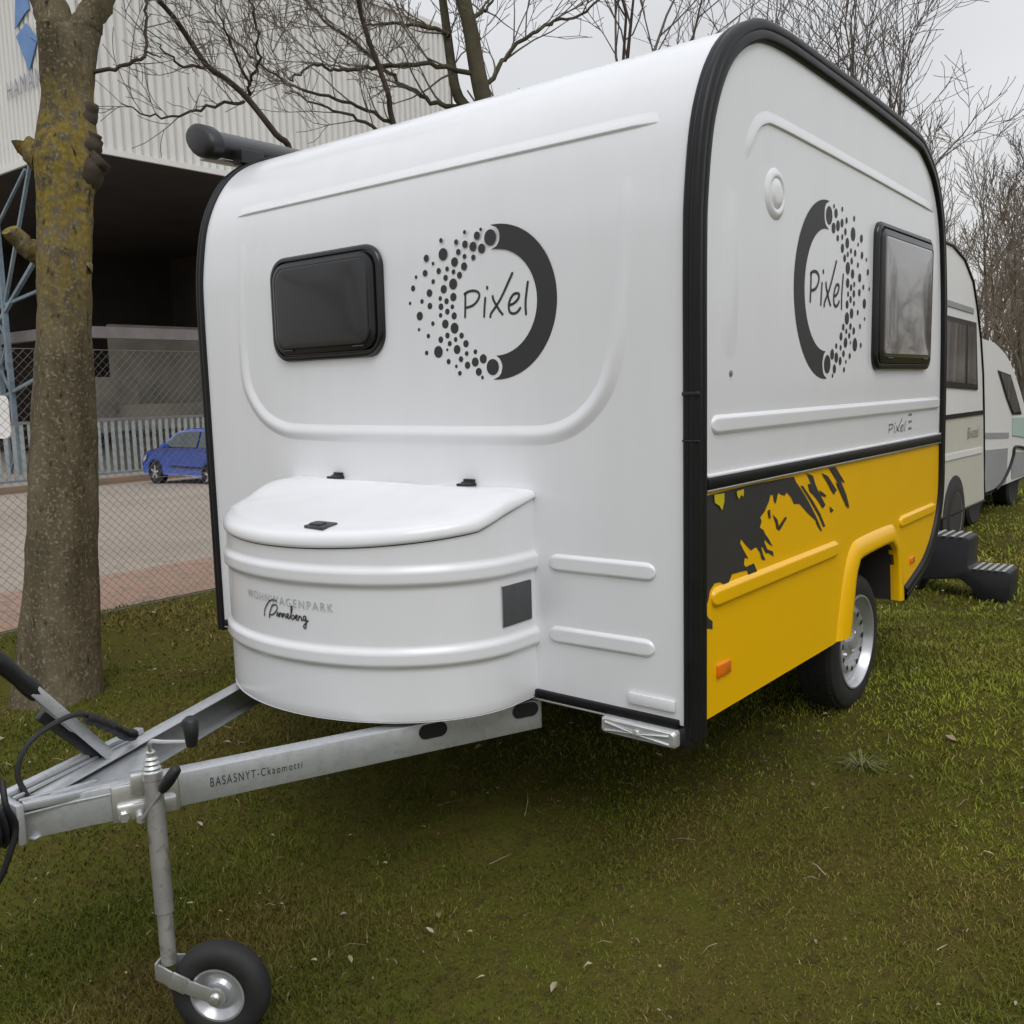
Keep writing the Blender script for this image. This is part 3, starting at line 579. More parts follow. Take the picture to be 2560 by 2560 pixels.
# road wheels
def road_wheel(sgn):
    c = Vector((sgn*(H-.058), 1.53, .262)); ax = Vector((sgn, 0, 0)); R = .280
    root = MB(); root.lathe([(-.165, .20), (-.165, .255), (-.155, .272), (-.135, R), (-.03, R), (-.012, .272), (0, .252), (.002, .215), (-.004, .196), (-.02, .190), (-.15, .190)], c, ax, 56, closed=True)
    wh = root.build('wheel', M_TYRE, car, smooth=35); wh['label'] = 'road wheel with silver steel rim'
    tr = MB()
    for k in range(64):
        a = 2*math.pi*k/64; 
        for j, xx in ((0, -.125), (1, -.095), (2, -.065), (3, -.037)):
            aa = a+(.05 if j % 2 else 0); p = c+ax*xx+Vector((0, math.cos(aa), math.sin(aa)))*(R+.0005)
            tr.box(p, (.020, .018, .006), Matrix.Rotation(-(math.pi/2-aa), 3, 'X'))
    tr.build('tread', M_TYRE, wh, smooth=0)
    rm = MB(); rm.lathe([(-.15, .188), (-.03, .188), (-.004, .198), (.003, .196), (.003, .190), (-.012, .180), (-.040, .172), (-.046, .160), (-.030, .146), (-.020, .130), (-.022, .112), (-.040, .092), (-.042, .060), (-.028, .050), (-.026, .034), (-.010, .032), (-.008, .004)], c, ax, 56)
    rm.build('rim', M_RIM, wh, smooth=40)
    hl = MB()
    for k in range(12):
        a = 2*math.pi*k/12; hl.lathe([(0, .012), (.002, .011)], c+ax*-.0215+Vector((0, math.cos(a), math.sin(a)))*.119, ax, 10)
    hl.build('rim_hole', M_BLACK, wh, smooth=0)
    bl = MB()
    for k in range(5):
        a = 2*math.pi*k/5+.3; bl.lathe([(0, .010), (.012, .0095), (.016, .006)], c+ax*-.044+Vector((0, math.cos(a), math.sin(a)))*.066, ax, 6)
    bl.build('wheel_bolt', M_ZINC, wh, smooth=30)
for s in (1, -1): road_wheel(s)
mb = MB(); mb.tube([(-H+.25, 1.53, .262), (H-.25, 1.53, .262)], .035, 12); mb.build('axle', M_UNDER, car)

# ------------------------------------------------------------------ gas locker on the drawbar
AX_, Y0, BY = .60, -.12, .456
def bow(th, k=1.0, off=0):                             # th in degrees, 90 .. -270 over the front; returns plan point and normal
    a = math.radians(th); p = Vector((AX_*math.cos(a), Y0+BY*math.sin(a), 0)); n = Vector((math.cos(a)/AX_, math.sin(a)/BY, 0)).normalized(); return p+n*off, n
plan = [(Vector((AX_, 0, 0)), Vector((1, 0, 0))), (Vector((AX_, -.06, 0)), Vector((1, 0, 0)))]
plan += [bow(-t) for t in range(0, 181, 4)]
plan += [(Vector((-AX_, -.06, 0)), Vector((-1, 0, 0))), (Vector((-AX_, 0, 0)), Vector((-1, 0, 0)))]
def zseam(y): return 1.000-.075*min(1, abs(y)/.25)*.9-.052*max(0, (abs(y)-.15))/.42*1.0
def locker_off(z):
    o = 0
    for zc in (.800, .552):
        q = (abs(z-zc)-.018)/.014; o = max(o, 0 if q >= 1 else (.013 if q <= 0 else .013*(1-q*q*(3-2*q))))
    return o
zs_rel = [.352, .356, .368]+[.39+.0075*k for k in range(63)]
lk = MB(); rings = []
for z in zs_rel:
    inset = .012 if z < .354 else (.003 if z < .36 else 0)
    rings.append([Vector((p.x+n.x*(locker_off(z)-inset), p.y+n.y*(locker_off(z)-inset), z)) for p, n in plan])
# scale the rows so that the top one lies on the sloping seam
top = []
for r_i in range(len(rings)):
    if zs_rel[r_i] > .845:
        f_ = (zs_rel[r_i]-.845)/(zs_rel[-1]-.845)
        for p in rings[r_i]: p.z = .845+(zseam(p.y)-.845)*f_
lk.loft(rings[::-1], loop=False); lk.add([Vector((p.x, p.y, .353)) for p, n in plan], [tuple(range(len(plan)))])
locker = lk.build('gas_locker', M_WHITE, car, smooth=50); locker['label'] = 'bow fronted white gas locker with hinged lid'
sl = MB(); sl.loft([[Vector((p.x*.988, p.y*.988, zseam(p.y)+d)) for p, n in plan] for d in (.007, -.006)], loop=False); sl.build('lid_gap_strip', M_BLACK, locker)  # black strip put in for the shaded gap under the lid
ld = MB(); rings = []
for s, dz in ((.97, .004), (1.006, .004), (1.013, .007), (1.015, .016), (1.012, .030), (1.000, .042), (.978, .049), (.93, .054), (.82, .058), (.6, .052), (.35, .042), (.12, .030), (.0, .026)):
    rings.append([Vector((p.x*s, min(p.y*s, -.001), zseam(p.y*s)+dz*(.55+.45*min(1, abs(p.y)/.12)))) for p, n in plan])
ld.loft(rings[::-1], loop=False); lid = ld.build('lid', M_WHITE, locker, smooth=60)
for hx in (-.325, .335):
    hb = MB(); hb.box((hx, -.020, 1.034), (.056, .040, .010)); hb.box((hx, -.005, 1.044), (.046, .012, .016)); hb.tube([(hx-.028, -.012, 1.038), (hx+.028, -.012, 1.038)], .006, 8); hb.build('hinge', M_BLACK, locker, bevel=.002)
lt = MB(); zc = zseam(-.505)+.052; lt.box((.160, -.500, zc+.006), (.088, .062, .010), Matrix.Rotation(math.radians(7), 3, 'X')); lt.box((.160, -.510, zc+.013), (.05, .03, .008), Matrix.Rotation(math.radians(7), 3, 'X')); lt.build('latch', M_DARKPL, locker, bevel=.003)
# vent plate on the right cheek of the locker
vp = MB(); pp = [(AX_, -.028), (AX_, -.075), (AX_, -.12)]+[(bow(-t)[0].x, bow(-t)[0].y) for t in (3, 6)]
vp.loft([[Vector((x+o_, y, z)) for x, y in pp] for z, o_ in ((.614, 0), (.615, .004), (.619, .006), (.738, .006), (.742, .004), (.743, 0))], loop=False)
vp.build('vent_plate', M_DARKPL, locker, smooth=40, recalc=True)
# lettering on the locker
def text_tris(body, size):
    cu = bpy.data.curves.new('t', 'FONT'); cu.body = body; cu.size = size; cu.space_character = 1.3
    ob = bpy.data.objects.new('t', cu); COL.objects.link(ob); dg = bpy.context.evaluated_depsgraph_get()
    me = bpy.data.meshes.new_from_object(ob.evaluated_get(dg)); v = [tuple(x.co) for x in me.vertices]; f_ = [tuple(p.vertices) for p in me.polygons]
    bpy.data.objects.remove(ob); bpy.data.curves.remove(cu); bpy.data.meshes.remove(me); return v, f_
v, f_ = text_tris('WOHNWAGENPARK', 1.0); wx = max(a[0] for a in v); hx = max(a[1] for a in v)
vs_ = []
for a in v:
    th = -104.+(38.)*(a[0]/wx); p, n = bow(th, off=.0022); vs_.append((p.x, p.y, .692+.026*a[1]/hx+.010*(1-a[0]/wx)))
tb = MB(); tb.add(vs_, f_); tb.build('locker_lettering', M_PALELET, locker, smooth=0)
SCRIPT = [[(-94.4, .652), (-94.2, .667), (-93.3, .684), (-91.5, .702), (-89.8, .709), (-88.1, .708)], [(-91.9, .649), (-91.6, .663), (-90.3, .689), (-89.9, .693)],
 [(-90.3, .689), (-88.7, .695), (-87.7, .689), (-88.3, .676), (-90.0, .662), (-91.6, .658)],
 [(-88.2, .660), (-87.8, .672), (-87.6, .660), (-87.2, .660), (-87.0, .672), (-86.9, .660), (-86.4, .671), (-86.0, .670), (-85.8, .660), (-85.6, .660), (-85.4, .672), (-85.3, .660), (-84.8, .671), (-84.4, .670), (-84.2, .660), (-83.8, .660)],
 [(-83.8, .660), (-83.0, .666), (-82.9, .672), (-83.4, .672), (-83.6, .664), (-83.1, .658), (-82.4, .661), (-81.6, .680), (-81.2, .697), (-81.7, .695), (-81.8, .675), (-81.7, .659), (-81.0, .658), (-80.6, .666), (-81.2, .671), (-80.5, .668)],
 [(-80.4, .662), (-79.5, .666), (-79.3, .671), (-79.8, .672), (-80.1, .664), (-79.6, .657), (-78.9, .660), (-78.5, .672), (-78.4, .668), (-77.8, .668), (-77.7, .658), (-77.2, .659)],
 [(-76.0, .671), (-76.7, .672), (-77.0, .663), (-76.5, .658), (-76.0, .668), (-76.0, .650), (-76.2, .637), (-76.8, .634), (-77.0, .641), (-76.0, .652), (-75.2, .660)]]
tb = MB()
for s in SCRIPT:
    pts = cat_rom([(a, z, 0) for a, z in s], 4); q = [bow(p.x, off=.0024) for p in pts]
    tb.ribbon([Vector((b[0].x, b[0].y, p.y)) for b, p in zip(q, pts)], [b[1] for b in q], .0042)
tb.build('locker_script', M_VINYL, locker, smooth=0)

# ------------------------------------------------------------------ drawbar
db = empty('drawbar', (0, -.7, .29), None, None); db.parent = car; db.location = Vector((0, -.7, .29))-car.location
ZB, ZT = .240, .336
def beam(s):
    A = Vector((s*.606, .012, 0)); B = Vector((s*.012, -1.392, 0)); d = (B-A).normalized(); inn = Vector((-s*abs(d.y), -s*d.x*(1 if s > 0 else 1), 0))
    inn = Vector((d.y, -d.x, 0)); 
    if inn.x*s > 0: inn = -inn
    sec = [(0, ZB), (0, ZT), (.055, ZT), (.055, ZT-.006), (.006, ZT-.006), (.006, ZB+.006), (.055, ZB+.006), (.055, ZB)]
    mb = MB(); mb.loft([[P+inn*a+Vector((0, 0, z)) for a, z in sec] for P in (A, B)], cap0=True, cap1=True)
    b = mb.build('beam', M_STEEL, db, bevel=.0035)
    return b, A, B, d, inn
bR = beam(1); bL = beam(-1)
_, A, B, d, inn = bR; nO = -inn
def on_beam(y, z, off):                                # a point on the outer face of the right beam
    t = (y-A.y)/(B.y-A.y); p = A.lerp(B, t); return Vector((p.x, p.y, z))+nO*off
for yy in (-.345, -.045):
    c = on_beam(yy, .308 if yy < -.2 else .312, 0); mb = MB()
    o2 = [c+d*u+Vector((0, 0, v)) for u, v in rrect(.094, .046, .0229, 8)]
    mb.loft([[p+nO*q for p in o2] for q in (.0, .0035)]); mb.add([p+nO*.001 for p in o2], [tuple(range(len(o2)))]); mb.build('beam_slot', M_BLACK, db, recalc=True)
v, f_ = text_tris('BASASNYT-Ckaomotti', 1.0); wx = max(a[0] for a in v); hx = max(a[1] for a in v)
tb = MB(); tb.add([on_beam(-.962+.238*(a[0]/wx), .2775+(.027-.006*a[0]/wx)*a[1]/hx, .0012) for a in v], f_); tb.build('beam_lettering', M_VINYL, db, smooth=0)
# coupling plate between the beams, folded sheet
mb = MB()
lf, rf = (-.205, -.945), (.125, -1.10)
pl = [(-.205, -.92), (-.175, -1.02), (-.070, -1.27), (-.038, -1.40), (.030, -1.40), (.055, -1.30), (.118, -1.145), (.135, -1.09)]
mb.loft([[Vector((x, y, z)) for x, y in pl] for z in (.312, .318)], cap0=True, cap1=True); mb.build('coupling_plate', M_STEEL, db, bevel=.002, recalc=True)
mb = MB(); mb.bar((-.215, -.93, .345), (-.045, -1.40, .350), .030, .018); mb.bar((-.172, -.99, .338), (-.020, -1.39, .344), .010, .010); mb.build('plate_fold', M_STEEL, db, bevel=.004)
mb = MB(); mb.bar((.080, -1.16, .328), (.020, -1.385, .334), .028, .022); mb.bar((.02, -1.19, .330), (-.012, -1.38, .334), .012, .014); mb.build('plate_fold', M_STEEL, db, bevel=.004)
mb = MB(); mb.box((-.004, -1.405, .300), (.12, .020, .105)); mb.build('end_plate', M_STEEL, db, bevel=.004)
mb = MB(); pr_ = []
for k in range(9): pr_ += [(.018*k, .055), (.018*k+.009, .040)]
mb.lathe(pr_, (-.004, -1.415, .290), (0, -1, 0), 24); mb.build('bellows', M_BLACK, db, smooth=30)
mb = MB(); mb.box((-.004, -1.64, .295), (.07, .16, .06)); mb.tube([(-.004, -1.72, .285), (-.004, -1.80, .26)], .042, 14); mb.build('hitch_head', M_BLACK, db, bevel=.012)
# handbrake lever
L0, L1 = Vector((-.118, -1.09, .345)), Vector((-.100, -1.284, .588))
mb = MB(); dd = (L1-L0).normalized(); sd_ = Vector((1, 0, 0)); nn = dd.cross(sd_).normalized()
for k in (-1, 1): mb.bar(L0+sd_*.022*k, L1+sd_*.019*k, .006, .030, nn)
mb.bar(L0-nn*.006, L1-nn*.006, .042, .004, nn)
lev = mb.build('brake_lever', M_STEEL, db, bevel=.0015)
mb = MB(); mb.tube([L1-dd*.02, L1+dd*.01, L1+dd*.05, L1+dd*.11, L1+dd*.16, L1+dd*.17], [.022, .024, .021, .024, .021, .010], 16); mb.build('grip', M_BLACK, db, smooth=60)
mb = MB(); mb.bar((-.135, -1.10, .33), (-.15, -1.25, .50), .03, .03); mb.build('lever_spring', M_BLACK, db, bevel=.006)
mb = MB(); mb.tube(cat_rom([(-.03, -1.35, .33), (-.05, -1.36, .40), (-.05, -1.317, .472), (-.05, -1.216, .505), (-.055, -1.15, .485), (-.06, -1.09, .44)], 6), .0075, 8); mb.build('brake_cable', M_BLACK, db)
mb = MB(); mb.tube(cat_rom([(-.052, -1.17, .488), (-.06, -1.10, .44), (-.10, -1.04, .39), (-.15, -.99, .362)], 5), [.012+.006*(k % 2) for k in range(16)], 10); mb.build('cable_gaiter', M_BLACK, db)
mb = MB(); mb.tube(cat_rom([(.03, -1.43, .42), (.052, -1.435, .36), (.05, -1.416, .30), (.05, -1.442, .227), (.04, -1.47, .17), (.0, -1.52, .12)], 6), .008, 8); mb.build('breakaway_cable', M_BLACK, db)

# jockey wheel
jw = empty('jockey_wheel', (.19, -1.12, .2), None, None); jw.parent = car; jw.location = Vector((.19, -1.12, .2))-car.location
tt, tb_ = Vector((.172, -1.115, .35)), Vector((.232, -1.142, -.136))
tm = tt.lerp(tb_, .72)
mb = MB(); mb.tube([tt, tm], .0245, 20); mb.tube([tm, tb_], .0205, 20); mb.build('post', M_TUBE, jw, smooth=50)
mb = MB(); mb.lathe([(0, .027), (.02, .027), (.024, .022), (.03, .024), (.036, .019), (.042, .021), (.048, .016), (.054, .018), (.060, .012), (.072, .013), (.08, .004)], tt, (-.06, .03, 1), 20); mb.build('post_cap', M_ZINC, jw, smooth=40)
mb = MB(); mb.tube(cat_rom([tt+Vector((0, 0, .07)), (.176, -1.12, .44), (.190, -1.12, .458), (.24, -1.115, .466), (.345, -1.105, .486)], 4), .0055, 8); ck = mb.build('crank', M_ZINC, jw)
mb = MB(); mb.tube([(.352, -1.104, .478), (.354, -1.104, .50), (.355, -1.104, .545), (.356, -1.104, .552)], [.014, .017, .021, .012], 14); mb.build('crank_knob', M_BLACK, jw, smooth=60)
# clamp on the beam
cc = on_beam(-1.115, .285, .0); mb = MB()
Rz = Matrix(((d.x, nO.x, 0), (d.y, nO.y, 0), (0, 0, 1)))
mb.box(cc+nO*.012+Vector((0, 0, -.022)), (.150, .026, .044), Rz); mb.box(cc+nO*.006+Vector((0, 0, .05)), (.075, .03, .055), Rz); mb.box(cc+nO*.004, (.17, .008, .10), Rz)
clp = mb.build('clamp', M_ZINC, jw, bevel=.005)
mb = MB(); mb.tube([cc+d*.06+nO*-.0+Vector((0, 0, -.025)), cc+d*.06+nO*.045+Vector((0, 0, -.025))], .013, 6); mb.tube([cc+d*.02+nO*.0+Vector((0, 0, -.035)), cc+d*.02+nO*.05+Vector((0, 0, -.035))], .012, 12); mb.build('clamp_bolt', M_ZINC, jw)
h0 = cc+d*.018+nO*.052+Vector((0, 0, -.036)); h1 = h0+Vector((.050, .04, .088)); mb = MB(); mb.tube([h0, h1], .0058, 8); ha = mb.build('clamp_handle', M_TUBE, jw)
mb = MB(); mb.tube([h1-Vector((.006, .004, .01)), h1, h1+Vector((.012, .010, .022)), h1+Vector((.028, .022, .050)), h1+Vector((.031, .025, .056))], [.010, .014, .0165, .0145, .006], 12); mb.build('clamp_grip', M_BLACK, jw, smooth=60)
# fork and small wheel
wc = Vector((.350, -1.066, -.202)); fx = (wc-tb_); fx.z = 0; fx.normalize(); ax = Vector((fx.y, -fx.x, 0))
mb = MB()
for k in (1, -1):
    o_ = ax*.038*k; pts = [tb_+o_*.6-fx*.022+Vector((0, 0, -.012)), tb_+o_+fx*.02+Vector((0, 0, -.020)), tb_+o_+fx*.06+Vector((0, 0, -.038)), wc+o_]
    for i in range(3): mb.bar(pts[i], pts[i+1]+(pts[i+1]-pts[i]).normalized()*.004, .006, .046 if i < 2 else .040, Vector((0, 0, 1)))
    mb.lathe([(-.004, .026), (.004, .026)], wc+o_, ax, 20)
mb.bar(tb_-fx*.026+Vector((0, 0, -.012))-ax*.024, tb_-fx*.026+Vector((0, 0, -.012))+ax*.024, .006, .046)
fk = mb.build('fork', M_ZINC, jw, bevel=.0015)
mb = MB(); mb.lathe([(.034, .014), (.046, .014), (.050, .010)], wc, ax, 16); mb.lathe([(.0505, .008), (.051, .007)], wc, ax, 12); mb.build('axle_nut', M_ZINC, jw)
mb = MB(); mb.lathe([(-.030, .075), (-.034, .105), (-.026, .124), (-.012, .131), (.012, .131), (.026, .124), (.034, .105), (.030, .075), (.022, .070), (-.022, .070)], wc, ax, 44, closed=True); mb.build('tyre', M_TYRE, jw, smooth=60)
mb = MB(); mb.lathe([(-.028, .070), (.0, .070), (.026, .071), (.031, .074), (.031, .068), (.020, .060), (.012, .050), (.014, .040), (.024, .032), (.026, .018), (.030, .015), (.030, .002)], wc, ax, 40); mb.build('rim', M_RIM, jw, smooth=40)

# ------------------------------------------------------------------ roof awning cassette on the far side
aw = MB(); prof_a = [(math.cos(math.radians(t))*.082-.10, math.sin(math.radians(t))*.056+2.452-.3*math.cos(math.radians(t))*.082) for t in range(0, 360, 18)]
aw.loft([[Vector((-H-.015+a, y, z)) for a, z in prof_a] for y in (.16, 2.35)], cap0=True, cap1=True)
M_CASS = mat('anthracite_cassette', (.022, .022, .024), .35, c2=(.03, .03, .032), nscale=4)
aws = aw.build('awning_cassette', M_CASS, car, smooth=50)
for yy in (.135, 2.375):
    ec = MB(); ec.loft([[Vector((-H-.115+(a+.10)*s, yy+dy, 2.452+(z-2.452)*s)) for a, z in prof_a] for s, dy in ((.85, -.022), (1.08, -.014), (1.28, 0), (1.28, .05))], cap0=True, cap1=True); ec.build('end_cap', M_BLACK, aws, smooth=50, recalc=True)
mb = MB(); mb.bar((-H-.16, .17, 2.392), (-H-.16, 2.34, 2.392), .05, .012); mb.bar((-H-.10, .17, 2.382), (-H-.10, 2.34, 2.382), .03, .010); mb.build('lead_rail', M_STEEL, aws, bevel=.003)
for yy in (.3, 1.2, 2.1):
    mb = MB(); mb.box((-H-.005, yy, 2.385), (.07, .12, .06)); mb.build('bracket', M_BLACK, aws, bevel=.006)

# ------------------------------------------------------------------ trees
class Fast:                                            # many thin tubes, cheap
    def __init__(s): s.v = []; s.f = []
    def tube(s, P, R, n):
        m = len(P); ax_, ay, az = P[-1][0]-P[0][0], P[-1][1]-P[0][1], P[-1][2]-P[0][2]
        l = math.sqrt(ax_*ax_+ay*ay+az*az) or 1; ax_, ay, az = ax_/l, ay/l, az/l
        if abs(az) < .9: ux, uy, uz = ay, -ax_, 0.
        else: ux, uy, uz = 0., az, -ay
        l = math.sqrt(ux*ux+uy*uy+uz*uz); ux, uy, uz = ux/l, uy/l, uz/l
        vx, vy, vz = ay*uz-az*uy, az*ux-ax_*uz, ax_*uy-ay*ux; b = len(s.v)
        for i in range(m):
            for k in range(n):
                q = 2*math.pi*k/n; c, d = math.cos(q)*R[i], math.sin(q)*R[i]
                s.v.append((P[i][0]+ux*c+vx*d, P[i][1]+uy*c+vy*d, P[i][2]+uz*c+vz*d))
        for i in range(m-1):
            for k in range(n): s.f.append((b+i*n+k, b+i*n+(k+1) % n, b+(i+1)*n+(k+1) % n, b+(i+1)*n+k))
    def build(s, name, m, parent=None):
        me = bpy.data.meshes.new(name); me.from_pydata(s.v, [], s.f); me.materials.append(m)
        me.polygons.foreach_set('use_smooth', [True]*len(me.polygons)); return link(name, me, parent)
def rdir(R, d, spread, upb):
    v = Vector((R.gauss(0, 1), R.gauss(0, 1), R.gauss(0, 1))); v = v-d*v.dot(d)
    v = d+v.normalized()*spread; v.z += upb; return v.normalized()
def twigs(fb, R, p, d, L, r, lev, minr, kids=(3, 5), upb=.12, wob=.16):
    n = 5 if lev > 1 else 4; P = [p]; dd = d.copy(); Q = [p.copy()]
    for i in range(n):
        dd = (dd+Vector((R.gauss(0, wob), R.gauss(0, wob), R.gauss(0, wob)+upb*.35))).normalized(); p = p+dd*L/n; Q.append(p.copy())
    rad = [max(r*(1-.75*i/n), minr) for i in range(n+1)]
    fb.tube([tuple(q) for q in Q], rad, 5 if r > .02 else (4 if r > .008 else 3))
    if lev <= 0: return
    for k in range(R.randint(*kids)):
        t = R.uniform(.2, .97); i = min(int(t*n), n-1); q = Q[i].lerp(Q[i+1], t*n-i); ld_ = (Q[i+1]-Q[i]).normalized()
        twigs(fb, R, q, rdir(R, ld_, R.uniform(.55, 1.05), upb), L*R.uniform(.42, .68)*(1.12-.35*t), max(rad[i]*R.uniform(.45, .65), minr), lev-1, minr, kids, upb, wob)
def bare_tree(name, x, y, ht, r, seed, label, group, lev=4, minr=.004, kids=(4, 6), lean=(0, 0), m1=None, m2=None, fork=.45, spread=.5, nlimb=7, upb=.22):
    R = random.Random(seed); z = gz(x, y); t = empty(name, (x, y, z), label, 'tree', group)
    P = [Vector((x, y, z-.05))]; d_ = Vector((lean[0], lean[1], 1)).normalized(); n = 9
    for i in range(n): d_ = (d_+Vector((R.gauss(0, .05), R.gauss(0, .05), .04))).normalized(); P.append(P[-1]+d_*ht*.78/n)
    rad = [max(r*(1-.85*i/n), .012) for i in range(n+1)]; rad[0] *= 1.3
    mb = MB(); mb.tube(P, rad, 10); mb.build('trunk', m1 or M_BARKD, t, smooth=80)
    fb = Fast()
    for k in range(nlimb):
        u = fork+(1-fork)*(k+R.random()*.6)/nlimb; u = min(u, .99); i = min(int(u*n), n-1); q = P[i].lerp(P[i+1], u*n-i)
        twigs(fb, R, q, rdir(R, Vector((0, 0, 1)), spread*R.uniform(.7, 1.5), .1), ht*R.uniform(.26, .42)*(1.25-.5*u), rad[i]*R.uniform(.5, .75), lev-1, minr, kids, upb)
    twigs(fb, R, P[-1], d_, ht*.25, rad[-1], lev-2, minr, kids, upb)
    fb.build('crown', m2 or M_TWIG, t); return t
GT = 'bare winter trees behind the caravan'
def limb_tree(name, limbs, trunks, seed, label, minr, r0_=.05, twl=1.0, lev=2, every=2, mt=None):
    R = random.Random(seed); b = Vector(limbs[trunks[0][0]][0]); gzz = gz(b.x, b.y); t = empty(name, (b.x, b.y, gzz), label, 'tree', GT)
    tb = MB(); fb = Fast()
    for k, pts in limbs.items():
        P = [Vector(p) for p in pts]; tr = dict(trunks).get(k)
        if tr:
            P = [Vector((P[0].x, P[0].y, gzz-.1)).lerp(P[0], q) for q in (0, .4, .8)]+P if k == trunks[0][0] else [Vector((b.x, b.y, gzz+.4)).lerp(P[0], q) for q in (0, .5)]+P
            C_ = cat_rom(P, 4); tb.tube(C_, [tr*(1.25-.55*i/len(C_)) for i in range(len(C_))], 12)
            rr = tr*.5
        else:
            C_ = cat_rom(P, 4); rr = r0_; n = len(C_)
            for i, p in enumerate(C_):
                C_[i] = p+Vector((R.gauss(0, .012), R.gauss(0, .012), R.gauss(0, .012)))*(1 if 0 < i < n-1 else 0)
            tb.tube(C_, [rr*(1-.72*i/n) for i in range(n)], 7)
        n = len(C_)
        for i in range(2 if not tr else n//2, n, every):
            dd_ = (C_[min(i+1, n-1)]-C_[i-1]).normalized()
            twigs(fb, R, C_[i], rdir(R, dd_, R.uniform(.5, 1.1), .15), twl*R.uniform(.35, 1.0), rr*(1-.7*i/n)*.5, lev, minr, (2, 4), .18)
    tb.build('trunk', mt or M_BARKD, t, smooth=80); fb.build('crown', M_TWIG, t); return t
limb_tree('broad_tree', LIMBS1, [('trunk2', .090), ('trunk1', .056)], 3, 'twin stemmed bare tree rising right behind the caravan roof', .004, .028, 1.3, mt=M_BARKG)
limb_tree('thin_tree', LIMBS2, [('C', .027)], 4, 'thin bare tree between the cladding and the twin stemmed tree', .0035, .020, 1.0)
limb_tree('sapling', LIMBS3, [('K', .024)], 5, 'slender bare sapling behind the awning end of the roof', .003, .014, .7, lev=1, every=2)
bare_tree('slim_tree', -3.90, 8.15, 8.2, .10, 11, 'bare tree forking above the highest part of the caravan roof', GT, 3, .0045, (4, 6), fork=.30, nlimb=9)
bare_tree('slim_tree', -3.95, 12.6, 9.0, .10, 12, 'bare tree behind the front top corner of the caravan side', GT, 3, .005, (5, 7), fork=.30, spread=.35, nlimb=9)
bare_tree('slim_tree', -3.5, 14.6, 9.6, .10, 13, 'dense twiggy bare tree above the middle of the roof trim', GT, 3, .006, (5, 7), fork=.28, spread=.35, nlimb=9)
bare_tree('slim_tree', -2.05, 12.25, 7.4, .075, 14, 'lone narrow bare tree standing clear against the sky', GT, 3, .0045, (5, 7), fork=.35, spread=.40, nlimb=8)
bare_tree('slim_tree', -4.1, 20.6, 6.6, .08, 15, 'bushy bare tree just right of the rear roof corner', GT, 3, .006, (6, 8), m2=M_TWIGB, fork=.12, spread=.42, nlimb=14)
bare_tree('slim_tree', -3.3, 24.4, 7.2, .09, 16, 'bare tree between the bushy tree and the right edge', GT, 3, .007, (6, 8), m2=M_TWIGB, fork=.15, spread=.42, nlimb=13)
bare_tree('slim_tree', -3.2, 28.6, 8.6, .10, 17, 'tallest bare tree at the right edge of the picture', GT, 3, .008, (6, 8), m2=M_TWIG, fork=.22, spread=.45, nlimb=12)
bare_tree('slim_tree', -1.9, 20.3, 5.2, .07, 18, 'low branching bare tree above the second parked caravan', GT, 3, .006, (6, 8), m2=M_TWIGB, fork=.12, spread=.45, nlimb=12)
# woodland edge with added reflection clumps, one mass
def woods():
    fb = Fast(); R = random.Random(9)
    for k in range(442):
        a = R.uniform(-.45, 1.45) if k < 230 else (R.uniform(3.75, 4.20) if k < 262 else (R.uniform(-.22, .30) if k < 382 else R.uniform(.45, 1.15)))   # behind the lawn; unseen clumps right and before the hitch added for window reflections
        rr = R.uniform(30, 46) if k < 230 or k >= 262 else R.uniform(19, 24); x = 2.4+rr*math.sin(a-.12); y = -2+rr*math.cos(a-.12)
        if x < -6 and (k < 230 or k >= 262): continue
        hh = R.uniform(2.6, 5.2); z = 0
        d_ = Vector((R.gauss(0, .12), R.gauss(0, .12), 1)).normalized()
        twigs(fb, R, Vector((x, y, z)), d_, hh, R.uniform(.04, .10), 2, .012, (4, 6), .25, .10)
    o = fb.build('woodland', M_TWIGB); pack(o, 'brown leafless woodland edge behind the parked caravans, with unseen clumps added for window reflections', 'woodland', kind='stuff')
    mb = MB()
    for k in range(320):
        a = R.uniform(-.45, 1.45) if k < 150 else R.uniform(-.22, .30); rr = R.uniform(33, 44); x = 2.4+rr*math.sin(a-.12); y = -2+rr*math.cos(a-.12)
        if x < -6: continue
        c = Vector((x, y, 0)); s = R.uniform(.8, 1.9); pts = []
        for i in range(60):
            u = Vector((R.gauss(0, 1), R.gauss(0, 1), abs(R.gauss(0, .8)))); u = u*s*.6; p = c+u; w_ = R.uniform(.05, .16); q = Vector((R.gauss(0, 1), R.gauss(0, 1), R.gauss(0, 1))).normalized()*w_; t_ = Vector((R.gauss(0, 1), R.gauss(0, 1), R.gauss(0, 1))).normalized()*w_*2
            mb.add([p-q, p+q, p+t_], [(0, 1, 2)])
    u_ = mb.build('undergrowth', mat('brown_undergrowth', (.085, .066, .045), .95, c2=(.12, .095, .06), nscale=1.5, spec=.1), smooth=0); pack(u_, 'brown undergrowth along the foot of the woodland', 'undergrowth', kind='stuff')
woods()

